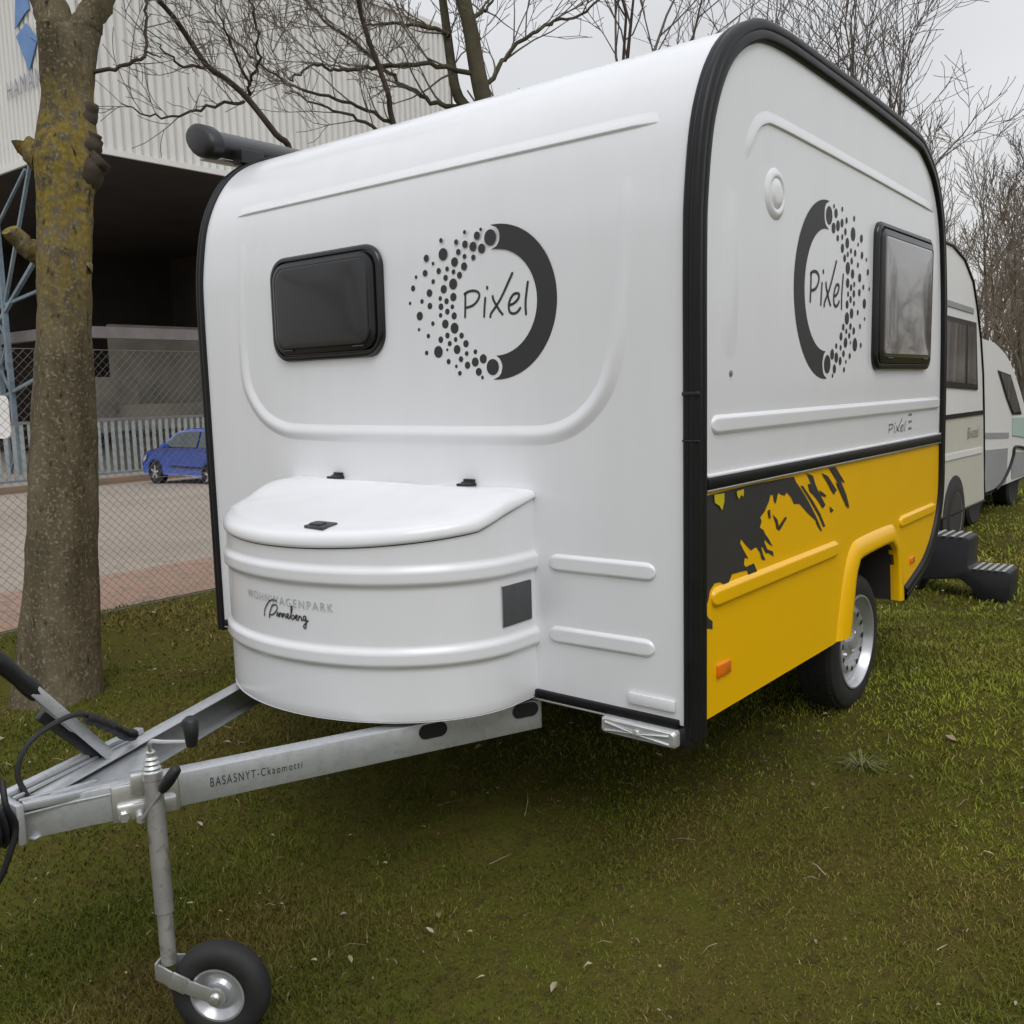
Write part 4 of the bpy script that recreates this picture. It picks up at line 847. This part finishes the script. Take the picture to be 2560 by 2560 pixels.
# foreground tree with stubs
bx, by, bz, br = TRUNK[0]
ft = empty('pruned_tree', (bx, by, gz(bx, by)), 'thick pruned tree trunk with yellow lichen left of the caravan', 'tree')
R = random.Random(2)
def trunk_mesh(pts, n=28, sub=7, amp=.010, seed=1):
    C_ = cat_rom([(p[0], p[1], p[2]) for p in pts], sub); RR = [q.x for q in cat_rom([(p[3], 0, 0) for p in pts], sub)]; rings = []
    rs_ = np.random.RandomState(seed); ph = rs_.rand(12)*6.28
    for i, c in enumerate(C_):
        ring = []
        for k in range(n):
            a = 2*math.pi*k/n; z = c.z
            dlt = amp*(math.sin(3*a+ph[0]+z*1.1)+.7*math.sin(5*a+ph[1]-z*2.3)+.5*math.sin(2*a+z*5+ph[2]))+amp*.8*(float(vnoise(np.array([a*2.2]), np.array([z*7]), 1, 5)[0])-.5)*2+amp*.9*(float(vnoise(np.array([a*5]), np.array([z*16]), 1, 6)[0])-.5)
            ring.append(c+Vector((math.cos(a), math.sin(a), 0))*(RR[i]+dlt))
        rings.append(ring)
    return rings
tp = [tuple(p) for p in TRUNK]; tp[0] = (bx, by, gz(bx, by)-.12, br*1.1)
mb = MB(); mb.loft(trunk_mesh(tp), cap1=True)
def lichen():
    m = bpy.data.materials.new('lichen_trunk'); m.use_nodes = True; t = m.node_tree; b = t.nodes['Principled BSDF']; N = t.nodes.new; L = t.links.new
    g = N('ShaderNodeNewGeometry'); sp = N('ShaderNodeSeparateXYZ'); L(g.outputs['Position'], sp.inputs[0])
    def noise(sc, det=6, st=(1, 1, 1)):
        mp_ = N('ShaderNodeMapping'); mp_.inputs['Scale'].default_value = st; L(g.outputs['Position'], mp_.inputs[0]); n = N('ShaderNodeTexNoise'); n.inputs['Scale'].default_value = sc; n.inputs['Detail'].default_value = det; L(mp_.outputs[0], n.inputs[0]); return n
    def ramp_(src, a, b_, ca, cb):
        r = N('ShaderNodeValToRGB'); L(src, r.inputs[0]); r.color_ramp.elements[0].position = a; r.color_ramp.elements[1].position = b_; r.color_ramp.elements[0].color = (*ca, 1); r.color_ramp.elements[1].color = (*cb, 1); return r.outputs[0]
    def mx(f_, a, b_):
        x = N('ShaderNodeMix'); x.data_type = 'RGBA'; L(f_, x.inputs[0]); L(a, x.inputs[6])
        if isinstance(b_, tuple): x.inputs[7].default_value = (*b_, 1)
        else: L(b_, x.inputs[7])
        return x.outputs[2]
    base = ramp_(noise(7, 8, (1, 1, .35)).outputs[0], .35, .68, (.075, .062, .038), (.150, .125, .080))
    pale = ramp_(noise(58, 5).outputs[0], .54, .68, (0, 0, 0), (1, 1, 1)); base = mx(pale, base, (.23, .20, .135))
    # yellow lichen sits on the upper trunk, below the pruning wounds
    hz = N('ShaderNodeMapRange'); L(sp.outputs[2], hz.inputs[0]); hz.inputs[1].default_value = 1.55; hz.inputs[2].default_value = 2.35
    hz2 = N('ShaderNodeMapRange'); L(sp.outputs[2], hz2.inputs[0]); hz2.inputs[1].default_value = 3.2; hz2.inputs[2].default_value = 2.75
    mu = N('ShaderNodeMath'); mu.operation = 'MULTIPLY'; L(hz.outputs[0], mu.inputs[0]); L(hz2.outputs[0], mu.inputs[1])
    ln = ramp_(noise(17, 7).outputs[0], .42, .55, (0, 0, 0), (1, 1, 1)); m2 = N('ShaderNodeMath'); m2.operation = 'MULTIPLY'; L(mu.outputs[0], m2.inputs[0]); L(ln, m2.inputs[1])
    base = mx(m2.outputs[0], base, ramp_(noise(38).outputs[0], .4, .65, (.165, .122, .028), (.25, .19, .052)))
    cr_ = ramp_(noise(34, 6, (1, 1, .4)).outputs[0], .60, .74, (0, 0, 0), (1, 1, 1)); base = mx(cr_, base, (.030, .024, .016))
    L(base, b.inputs['Base Color']); b.inputs['Roughness'].default_value = .95; b.inputs['Specular IOR Level'].default_value = .1
    bp_ = N('ShaderNodeBump'); bp_.inputs['Strength'].default_value = .9; bp_.inputs['Distance'].default_value = .012; n = noise(34, 8, (1, 1, .55)); L(n.outputs[0], bp_.inputs['Height']); L(bp_.outputs[0], b.inputs['Normal'])
    return m
M_LICH = lichen()
mb.build('trunk', M_LICH, ft, smooth=80)
SR = dict(limbL=(.11, .075), limbR=(.085, .065), stubL=(.070, .055), stubL2=(.065, .042), stubR=(.085, .045), stubR2=(.075, .034), stubR3=(.090, .060), twig=(.012, .006), twig2=(.006, .002), bulge=(.05, .035))
for k, pts in STUBS.items():
    C_ = cat_rom(pts, 5); a, b = SR[k]; n = len(C_); mb = MB()
    mb.tube([p+Vector((R.gauss(0, .004), R.gauss(0, .004), R.gauss(0, .004))) for p in C_], [(a+(b-a)*i/(n-1))*R.uniform(.93, 1.07) for i in range(n)], 14)
    mb.build('limb' if 'limb' in k else ('twig' if 'twig' in k else 'stub'), M_BARKD if 'twig' in k or 'stubR' in k else M_LICH, ft, smooth=80)
fb = Fast(); tw = [Vector(p) for p in STUBS['twig']]
for i in range(2, 6):
    for q in range(2): twigs(fb, R, tw[i], rdir(R, Vector((.3, .3, .2)).normalized(), 1.0, .1), R.uniform(.25, .5), .004, 1, .002, (2, 4))
for k in ('limbL', 'limbR'):
    e_ = Vector(STUBS[k][-1]); d_ = (e_-Vector(STUBS[k][-2])).normalized()
    for q in range(5): twigs(fb, R, e_, rdir(R, d_, .5, .2), R.uniform(1.2, 2.0), .04, 2, .004, (3, 5))
fb.build('crown', M_TWIG, ft)

# ------------------------------------------------------------------ hall
XH, YH = -25.73, 12.41
hall = empty('industrial_hall', (XH, YH, gz(XH, YH)), 'large hall with pale corrugated cladding over a dark open bay', 'building')
def corr(a, b, z0, z1, nrm, pitch=.30, dep=.11):       # corrugated sheet from a to b
    a = Vector(a); b = Vector(b); L = (b-a).length; t = (b-a)/L; n = Vector(nrm); pts = []; k = 0
    while k*pitch < L:
        o = k*pitch
        for f_, q in ((0, 0), (.55, 0), (.64, 1), (.90, 1)): pts.append(a+t*min(o+f_*pitch, L)-n*q*dep)
        k += 1
    pts.append(b); mb = MB(); mb.loft([[p+Vector((0, 0, z)) for p in pts] for z in (z0, z1)], loop=False); return mb
ZC, ZTOP = 8.85, 16.4
corr((XH, YH, 0), (XH, 28.9, 0), ZC, ZTOP, (1, 0, 0)).build('cladding', M_CLAD, hall, smooth=0, recalc=False)
corr((-48, YH, 0), (XH, YH, 0), ZC+.15, ZTOP+.6, (0, -1, 0)).build('cladding', M_CLAD, hall, smooth=0)
mb = MB(); mb.box((XH+.02, YH-.02, (ZC+ZTOP)/2), (.25, .25, ZTOP-ZC)); mb.box((XH+.03, (YH+28.9)/2, ZC), (.10, 28.9-YH, .18)); mb.box(((XH-48)/2, YH-.03, ZC+.12), (48+XH, .10, .2)); mb.box((XH+.03, (YH+28.9)/2, ZTOP), (.14, 28.9-YH, .25)); mb.build('flashing', M_CLAD, hall, smooth=0)
mb = MB(); mb.box(((XH-48)/2, (YH+29)/2, ZTOP+.25), (-XH+48+22*0+(-2*XH*0), 29-YH, .3)) if False else mb.box((-36.9, 20.7, ZTOP-.1), (22, 16.2, .2)); mb.build('roof', M_BEAM, hall, smooth=0)
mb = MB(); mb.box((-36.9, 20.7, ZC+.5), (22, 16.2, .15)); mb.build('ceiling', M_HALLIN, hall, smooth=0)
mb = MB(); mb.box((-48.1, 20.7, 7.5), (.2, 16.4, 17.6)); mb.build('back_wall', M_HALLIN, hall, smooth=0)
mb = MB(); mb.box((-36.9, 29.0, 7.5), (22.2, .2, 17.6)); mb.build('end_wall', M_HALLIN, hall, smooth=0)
mb = MB(); mb.box((-29.6, 21.9, 1.4), (.3, 13.9, 5.2)); mb.build('inner_wall', M_CONC, hall, smooth=0)
mb = MB(); mb.box((-27.4, 21.0, 3.55), (.3, 17.0, .36)); mb.build('crane_beam', M_BEAM, hall, smooth=0)
mb = MB(); mb.box((-33.5, 12.9, 3.62), (12.0, .3, .36)); mb.build('crane_beam', M_BEAM, hall, smooth=0)
mb = MB(); mb.box((-28.6, 20, .75), (.4, 11.0, .9)); mb.box((-28.9, 14.6, 1.2), (.6, 1.5, 1.9)); mb.build('stored_pallets', M_CONC, hall, bevel=.03)
# lattice columns and bracing, blue
def lattice(x, y, z0, z1, wdt):
    mb = MB()
    for s in (-.5, .5): mb.bar((x+s*wdt, y, z0), (x+s*wdt, y, z1), .16, .16, (0, 1, 0))
    n = int((z1-z0)/wdt/1.2); dz = (z1-z0)/n
    for k in range(n):
        s = .5 if k % 2 else -.5; mb.bar((x+s*wdt, y, z0+k*dz), (x-s*wdt, y, z0+(k+1)*dz), .07, .07, (0, 1, 0))
    mb.build('lattice_column', M_BLUEST, hall, smooth=0)
lattice(-31.75, YH-.15, -1.15, 9.0, .75); lattice(-27.2, 28.6, -1.15, 9.0, .6)
for a, b, r_ in (((-28.6, YH-.15, 8.85), (-31.4, YH-.15, 4.5), .10), ((-27.6, YH-.15, 6.6), (-31.9, YH-.15, 4.1), .12), ((-28.0, YH-.15, 5.0), (-31.8, YH-.15, 4.6), .09), ((-29.2, YH-.15, 2.2), (-32.4, YH-.15, 1.5), .10), ((-31.4, YH-.15, 4.5), (-31.6, YH-.15, 2.5), .08), ((-29, YH-.15, 8.7), (-33, YH-.15, 6.2), .08)):
    mb = MB(); mb.bar(a, b, r_, r_, (0, 1, 0)); mb.build('brace', M_BLUEST, hall, smooth=0)
# painted sign on the left face
yS = YH-.06
dm = MB(); dm.poly([(x, yS, z) for x, z in ((-29.02, 12.72), (-28.30, 12.95), (-27.65, 12.35), (-28.35, 11.55))], .02, (0, -1, 0)); dm.build('sign_emblem', M_LOGOB, hall, smooth=0)
dm = MB(); dm.poly([(x, yS, z) for x, z in ((-29.05, 12.95), (-28.35, 13.22), (-28.0, 13.30), (-28.2, 14.3), (-28.75, 14.3))], .02, (0, -1, 0)); dm.build('sign_emblem', M_LOGOB, hall, smooth=0)
v, f_ = text_tris('HAMANN', 1.0); wx = max(a[0] for a in v); hx = max(a[1] for a in v)
dm = MB(); dm.add([(-30.0+2.9*a[0]/wx, yS, 11.00+.55*a[1]/hx) for a in v], f_); dm.build('sign_lettering', M_LOGOG, hall, smooth=0)

# palisade railing behind the car
XP = -23.3
rail = empty('palisade_railing', (XP, 12, gz(XP, 12)), 'low pale blue palisade railing in front of the open hall', 'railing')
mb = MB(); mb.box((XP, 13.0, .82), (.08, 13.0, .07)); rr_ = mb.build('top_rail', M_BEAM, rail, smooth=0)
mb = MB(); mb.box((XP, 13.0, -.70), (.06, 13.0, .06)); mb.build('bottom_rail', M_BLUEST, rail, smooth=0)
mb = MB(); mb.box((XP, 13.0, -1.0), (.22, 13.2, .34)); mb.build('kerb_base', mat('rusty_kerb', (.26, .17, .10), .9, c2=(.2, .14, .1), nscale=1.5), rail, smooth=0)
mb = MB(); mb.box((XP, 6.6, .05), (.05, .09, 1.5)); b0 = mb.build('bar', M_RAILP, rail, smooth=0)
for k in range(1, 62): copy_part(b0, rail, (0, .21*k, 0))

# chain link fence
XF = -4.25
fence = empty('chain_link_fence', (XF, 2, gz(XF, 2)), 'thin wire chain link fence between the lawn and the yard', 'fence')
fb = Fast(); zt = 1.71; zb = -.24; y0, y1 = -2.4, 7.0; pit = .062; hgt = zt-zb
k = y0-hgt
while k < y1:
    for s in (1, -1):
        ya, yb = (k, k+hgt) if s > 0 else (k+hgt, k); za, zbb = zb, zt
        def clip(ya, yb, za, zb_):
            pa, pb = [ya, za], [yb, zb_]
            for lo, sg in ((y0, 1), (y1, -1)):
                for u, v_ in ((pa, pb), (pb, pa)):
                    if (u[0]-lo)*sg < 0:
                        if (v_[0]-lo)*sg <= 0: return None
                        t = (lo-u[0])/(v_[0]-u[0]); u[0], u[1] = lo, u[1]+(v_[1]-u[1])*t
            return pa, pb
        c = clip(ya, yb, za, zbb)
        if c: fb.tube([(XF+.002*s, c[0][0], c[0][1]), (XF+.002*s, c[1][0], c[1][1])], [.0016, .0016], 3)
    k += pit
fm_ = fb.build('wire_mesh', M_WIRE, fence); fm_['kind'] = 'stuff'
for z in (zt, .75, zb+.03):
    mb = MB(); mb.tube([(XF, y0, z), (XF, y1, z)], .003, 6); mb.build('tension_wire', M_WIRE, fence)
for y in (-2.4, -.35, 2.45, 4.7, 7.0):
    mb = MB(); mb.tube([(XF-.03, y, zb-.3), (XF-.03, y, zt+.03)], .022, 10); mb.build('post', M_WIRE, fence)

# white board on a post beyond the fence
bd = empty('notice_board', (-13.4, 4.2, gz(-13.4, 4.2)), 'white round cornered board on a post at the left edge beyond the fence', 'board')
Rb = Matrix.Rotation(math.radians(39), 3, 'Z')
mb = MB(); mb.loft([[Vector((-13.75, 4.0, 1.13))+Rb @ Vector((u, d_, v)) for u, v in rrect(1.15, .68, .09)] for d_ in (0, .03)], cap0=True, cap1=True); mb.build('panel', M_WHITE2, bd, smooth=30, recalc=True)
mb = MB(); mb.tube([(-13.72, 4.03, gz(-13.7, 4)-.2), (-13.72, 4.03, 1.3)], .035, 10); mb.build('post', M_BLUEST, bd)

# ------------------------------------------------------------------ blue hatchback in the yard
def hatchback():
    F_ = Vector((-21.25, 11.55, 0)); R_ = Vector((-18.55, 11.45, 0)); zg = -.905
    d_ = (F_-R_); wb = d_.length; d_.normalize(); s_ = Vector((-d_.y, d_.x, 0));
    if (CAMP-R_).dot(s_) < 0: s_ = -s_                  # s_ points to the side we see
    o = R_-s_*.72                                      # centre line under the rear axle
    P = lambda u, w_, z: o+d_*u+s_*w_+Vector((0, 0, zg+z))
    root = empty('blue_hatchback', P(wb/2, 0, 0), 'small blue hatchback parked in the yard in front of the railing', 'car')
    k = wb/2.45
    side = [(-.55, .30), (-.62, .55), (-.60, .85), (-.52, 1.0)]; top = [(-.35, 1.38), (.1, 1.46), (.8, 1.47), (1.30, 1.40)]; front = [(1.95, .98), (2.55, .86), (2.95, .72), (3.08, .50), (3.05, .28)]
    low = [(-.52, 1.0), (2.25, .96), (2.70, .88), (2.98, .76), (3.08, .50), (3.03, .25), (-.52, .25), (-.62, .5), (-.60, .85)]
    mb = MB(); rings = []
    for w_, ins_ in ((-.80, .04), (-.83, 0), (-.83, 0), (.83, 0), (.83, 0), (.80, .04)):
        cx = 1.2; rings.append([P((cx+(u-cx)*(1-ins_*.35))*k, w_, .55+(z-.55)*(1-ins_*1.2)) for u, z in low])
    mb.loft(rings, cap0=True, cap1=True); mb.build('body', M_CARB, root, bevel=.03, recalc=True)
    gh = [(-.50, .98), (-.36, 1.38), (.0, 1.47), (1.0, 1.48), (1.48, 1.42), (2.28, .96)]
    mb = MB(); rings = []
    for w_, q in ((-.78, 0), (-.62, 1), (.62, 1), (.78, 0)): rings.append([P(u*k, w_ if z < 1.1 else w_*(1 if q else .80), z-(.02 if not q and z > 1.1 else 0)) for u, z in gh])
    mb.loft(rings, cap0=True, cap1=True); mb.build('cabin', M_CARB, root, bevel=.03, recalc=True)
    for quad in ([(.50, 1.0), (2.02, 1.0), (1.45, 1.37), (.52, 1.41)], [(-.38, 1.0), (.42, 1.0), (.44, 1.41), (-.22, 1.37)]):
        mb = MB(); mb.poly([P(u*k, .80-.165*(z-1.0)/.42+.012, z) for u, z in quad], .01, s_); mb.build('side_window', M_CGLASS, root, smooth=0)
    mb = MB(); mb.poly([P((2.26 if z < 1.1 else 1.53)*k, w_, z+.015) for w_, z in ((-.68, 1.0), (.68, 1.0), (.58, 1.36), (-.58, 1.36))]); mb.build('windscreen', mat('windscreen', (.28, .34, .33), .15, c2=(.32, .38, .37), nscale=2, coat=.5), root, smooth=0)
    mb = MB(); mb.box(P(1.85*k, .88, 1.02), (.16, .16, .11)); mb.build('mirror', M_CARB, root, bevel=.03)
    mb = MB(); mb.poly([P(u*k, .842, z) for u, z in ((.05, .46), (1.7, .46), (1.7, .50), (.05, .50))], .01, s_); mb.build('side_strip', M_BLACK, root, smooth=0)
    mb = MB(); mb.poly([P(u*k, .836, z) for u, z in ((2.86, .62), (3.0, .56), (2.94, .72), (2.78, .76))], .01, s_); mb.build('headlamp', M_LENS, root, smooth=0)
    for u in (0, wb):
        for sg in (1, -1):
            c = P(u, sg*.80, .29); mb = MB(); mb.lathe([(-.17, .19), (-.17, .26), (-.15, .29), (-.03, .29), (.03, .27), (.035, .22), (.02, .20)], c, s_*sg, 32); wh = mb.build('wheel', M_TYRE, root)
            mb = MB(); mb.lathe([(.0, .20), (.03, .205), (.035, .19), (.015, .175), (.012, .02)], c, s_*sg, 28); mb.build('rim', M_BLACK, wh)
            mb = MB()
            for q in range(5):
                a = 2*math.pi*q/5+.4; b = d_*math.cos(a)+Vector((0, 0, 1))*math.sin(a); mb.bar(c+s_*sg*.03+b*.02, c+s_*sg*.034+b*.19, .055, .02, s_)
            mb.lathe([(.015, .06), (.045, .05), (.05, .01)], c, s_*sg, 14); mb.build('spoke', M_LENS, wh, smooth=0)
            mb = MB(); mb.lathe([(-.18, .33), (-.01, .335), (.038, .335), (.038, .29), (-.18, .29)], c+Vector((0, 0, .02)), s_*sg, 28, closed=True); mb.build('wheel_arch', M_BLACK, root)
hatchback()

# ------------------------------------------------------------------ parked caravans behind
def S1(y, z, q=.835): return (-2.356+q*(y+2.356), 1.342+q*(z-1.342))
def parked(name, X, outline, label, matlow, split, wdt=2.0, trim=True, lowm=None):
    root = empty(name, (X-wdt/2, outline[0][0], 0), label, 'caravan', 'parked caravans behind')
    C_ = outline; mb = MB()
    mb.loft([[Vector((x, y, z)) for y, z in C_] for x in (X-wdt, X-wdt+.03, X-.03, X)], cap0=True, cap1=True); mb.build('body', M_WHITE2, root, smooth=30, recalc=True)
    if trim:
        mb = MB(); mb.tube([Vector((X+.002, y, z)) for y, z in C_]+[Vector((X+.002, *C_[0]))], .012, 6); mb.build('edge_trim', M_TRIM, root)
    return root
o1 = [S1(*p) for p in ((4.3, .10), (4.3, 2.0), (4.5, 2.35), (4.9, 2.52), (6.0, 2.52), (6.7, 2.50), (7.10, 2.42), (7.43, 2.25), (7.62, 2.02), (7.81, 1.72), (7.95, 1.38), (8.03, 1.04), (8.12, .55), (8.22, .09))]
X1 = .50
c1 = parked('cream_caravan', X1, o1, 'old cream and white caravan parked directly behind the yellow one', None, 1.03)
def flat(root, name, X, pts, m, off=.006, th=.012, q=.835): return MB().poly([(X+off, *S1(y, z, q)) for y, z in pts], th, (1, 0, 0)).build(name, m, root, smooth=0)
flat(c1, 'lower_panel', X1, [(4.32, .11), (8.19, .11), (8.02, 1.0), (4.32, 1.0)], M_CREAM, .003, .004)
flat(c1, 'window', X1, [(6.35, 1.28), (7.74, 1.23), (7.585, 1.87), (6.35, 1.90)], M_FRAME, .010)
flat(c1, 'window_pane', X1, [(6.40, 1.33), (7.22, 1.30), (7.16, 1.83), (6.40, 1.85)], M_CURT, .014)
flat(c1, 'window_pane', X1, [(7.30, 1.30), (7.66, 1.28), (7.52, 1.82), (7.26, 1.83)], M_CURT, .014)
flat(c1, 'waist_strip', X1, [(4.32, .985), (8.02, .985), (8.01, 1.025), (4.32, 1.025)], M_TRIM, .012)
flat(c1, 'rib', X1, [(6.0, .62), (8.0, .60), (8.0, .655), (6.0, .675)], M_WHITE2, .012)
flat(c1, 'roof_rib', X1, [(6.2, 1.99), (7.5, 1.95), (7.47, 2.0), (6.2, 2.04)], M_GREY, .008)
ya, za = S1(7.02, .02); mb = MB(); mb.lathe([(-.02, .31), (.008, .31), (.010, .29), (.010, .02)], (X1, ya, .29), (1, 0, 0), 28); mb.build('wheel_arch', M_UNDER, c1, smooth=30)
mb = MB(); mb.lathe([(-.16, .16), (-.16, .26), (-.14, .29), (-.02, .29), (.0, .26), (.002, .19), (-.02, .17)], (X1+.012, ya+.05, .275), (1, 0, 0), 28); wq = mb.build('wheel', M_TYRE, c1)
mb = MB(); mb.lathe([(-.03, .18), (.0, .19), (-.01, .15), (-.02, .02)], (X1+.012, ya+.05, .275), (1, 0, 0), 24); mb.build('rim', M_RIM, wq)
tx, tf = text_tris('Bivasel', 1.0); wx = max(a[0] for a in tx)
mb = MB(); mb.add([(X1+.009, *S1(7.42+.42*a[0]/wx, .77+.16*a[1]/1.0)) for a in tx], tf); mb.build('lettering', M_VINYLG, c1, smooth=0)
Q2 = .90; X2 = 2.425-(2.425-.12)*Q2
o2 = [S1(*p, Q2) for p in ((7.3, .17), (7.3, 1.55), (7.5, 1.70), (7.95, 1.725), (8.4, 1.70), (8.80, 1.62), (9.05, 1.55), (9.25, 1.47), (9.52, 1.33), (9.78, 1.17), (10.0, 1.02), (10.3, .85), (10.6, .62), (10.7, .4), (10.6, .17))]
c2_ = parked('white_caravan', X2, o2, 'white caravan with slanted end window at the right edge', None, .6, trim=False)
f2 = lambda n, p, m, off=.006: flat(c2_, n, X2, p, m, off, .010, Q2)
f2('window', [(8.58, 1.42), (9.18, 1.37), (9.50, 1.16), (9.84, .92), (9.36, .93), (9.02, 1.12)], M_FRAME, .008); f2('window_pane', [(8.66, 1.40), (9.16, 1.355), (9.46, 1.16), (9.76, .95), (9.38, .955), (9.05, 1.13)], M_CURT, .012)
f2('lower_panel', [(8.0, .18), (9.18, .18), (9.20, .57), (8.0, .62)], M_GREY); f2('waist_band', [(8.0, .74), (9.22, .68), (9.22, .74), (8.0, .80)], M_GREY); f2('teal_panel', [(9.40, .70), (10.3, .62), (10.28, .84), (9.9, .88), (9.36, .90)], M_TEAL, .010)
mb = MB(); mb.tube(cat_rom([(X2+.012, *S1(a, b, Q2)) for a, b in ((8.66, .16), (8.98, .22), (9.28, .34), (9.45, .46), (9.56, .56), (10.2, .50))], 5), .016, 6); mb.build('wheel_arch_line', M_TRIM, c2_)
f2('side_pod', [(9.46, .20), (10.4, .18), (10.4, .44), (9.62, .50), (9.42, .36)], M_GREY, .008)
mb = MB(); mb.box((X2-1.0, S1(9.4, 0, Q2)[0], .22), (1.7, 3.0, .08)); mb.build('chassis', M_UNDER, c2_, smooth=0)
for yy in (8.1, 9.9):
    mb = MB(); mb.lathe([(-.16, .16), (-.16, .26), (-.02, .28), (.0, .25), (-.02, .17)], (X2-.05, S1(yy, 0, Q2)[0], .27), (1, 0, 0), 24); mb.build('wheel', M_TYRE, c2_)
# next one, a sliver beyond
o3 = [S1(*p, 1.2) for p in ((9.4, .25), (9.4, 1.35), (9.7, 1.55), (10.3, 1.55), (10.9, 1.35), (11.4, 1.0), (11.5, .3))]
# ------------------------------------------------------------------ plastic double step behind the caravan
st = empty('caravan_step', (.9, 4.0, gz(.9, 4)), 'black plastic two tread step on the grass behind the caravan', 'step')
zg = gz(.9, 3.95)
mb = MB()
sec = [(1.235, 0), (1.235, .175), (1.225, .19), (1.01, .19), (1.00, .20), (1.00, .365), (.99, .38), (.60, .38), (.59, .37), (.59, 0), (.70, 0), (.73, .09), (.95, .12), (1.02, .07), (1.06, 0)]
mb.loft([[Vector((x, y, zg+z)) for x, z in sec] for y in (3.83, 4.06)], cap0=True, cap1=True); mb.build('body', M_STEP, st, bevel=.008, recalc=True)
for lvl, xa, xb in ((.19, 1.02, 1.22), (.38, .63, .98)):
    n = 5 if lvl < .3 else 7
    for k in range(n):
        xx = xa+(xb-xa)*(k+.5)/n; mb = MB(); mb.box((xx, 3.94, zg+lvl+.003), (.018, .25, .006)); mb.build('grip_strip', M_TREAD, st, bevel=.002)
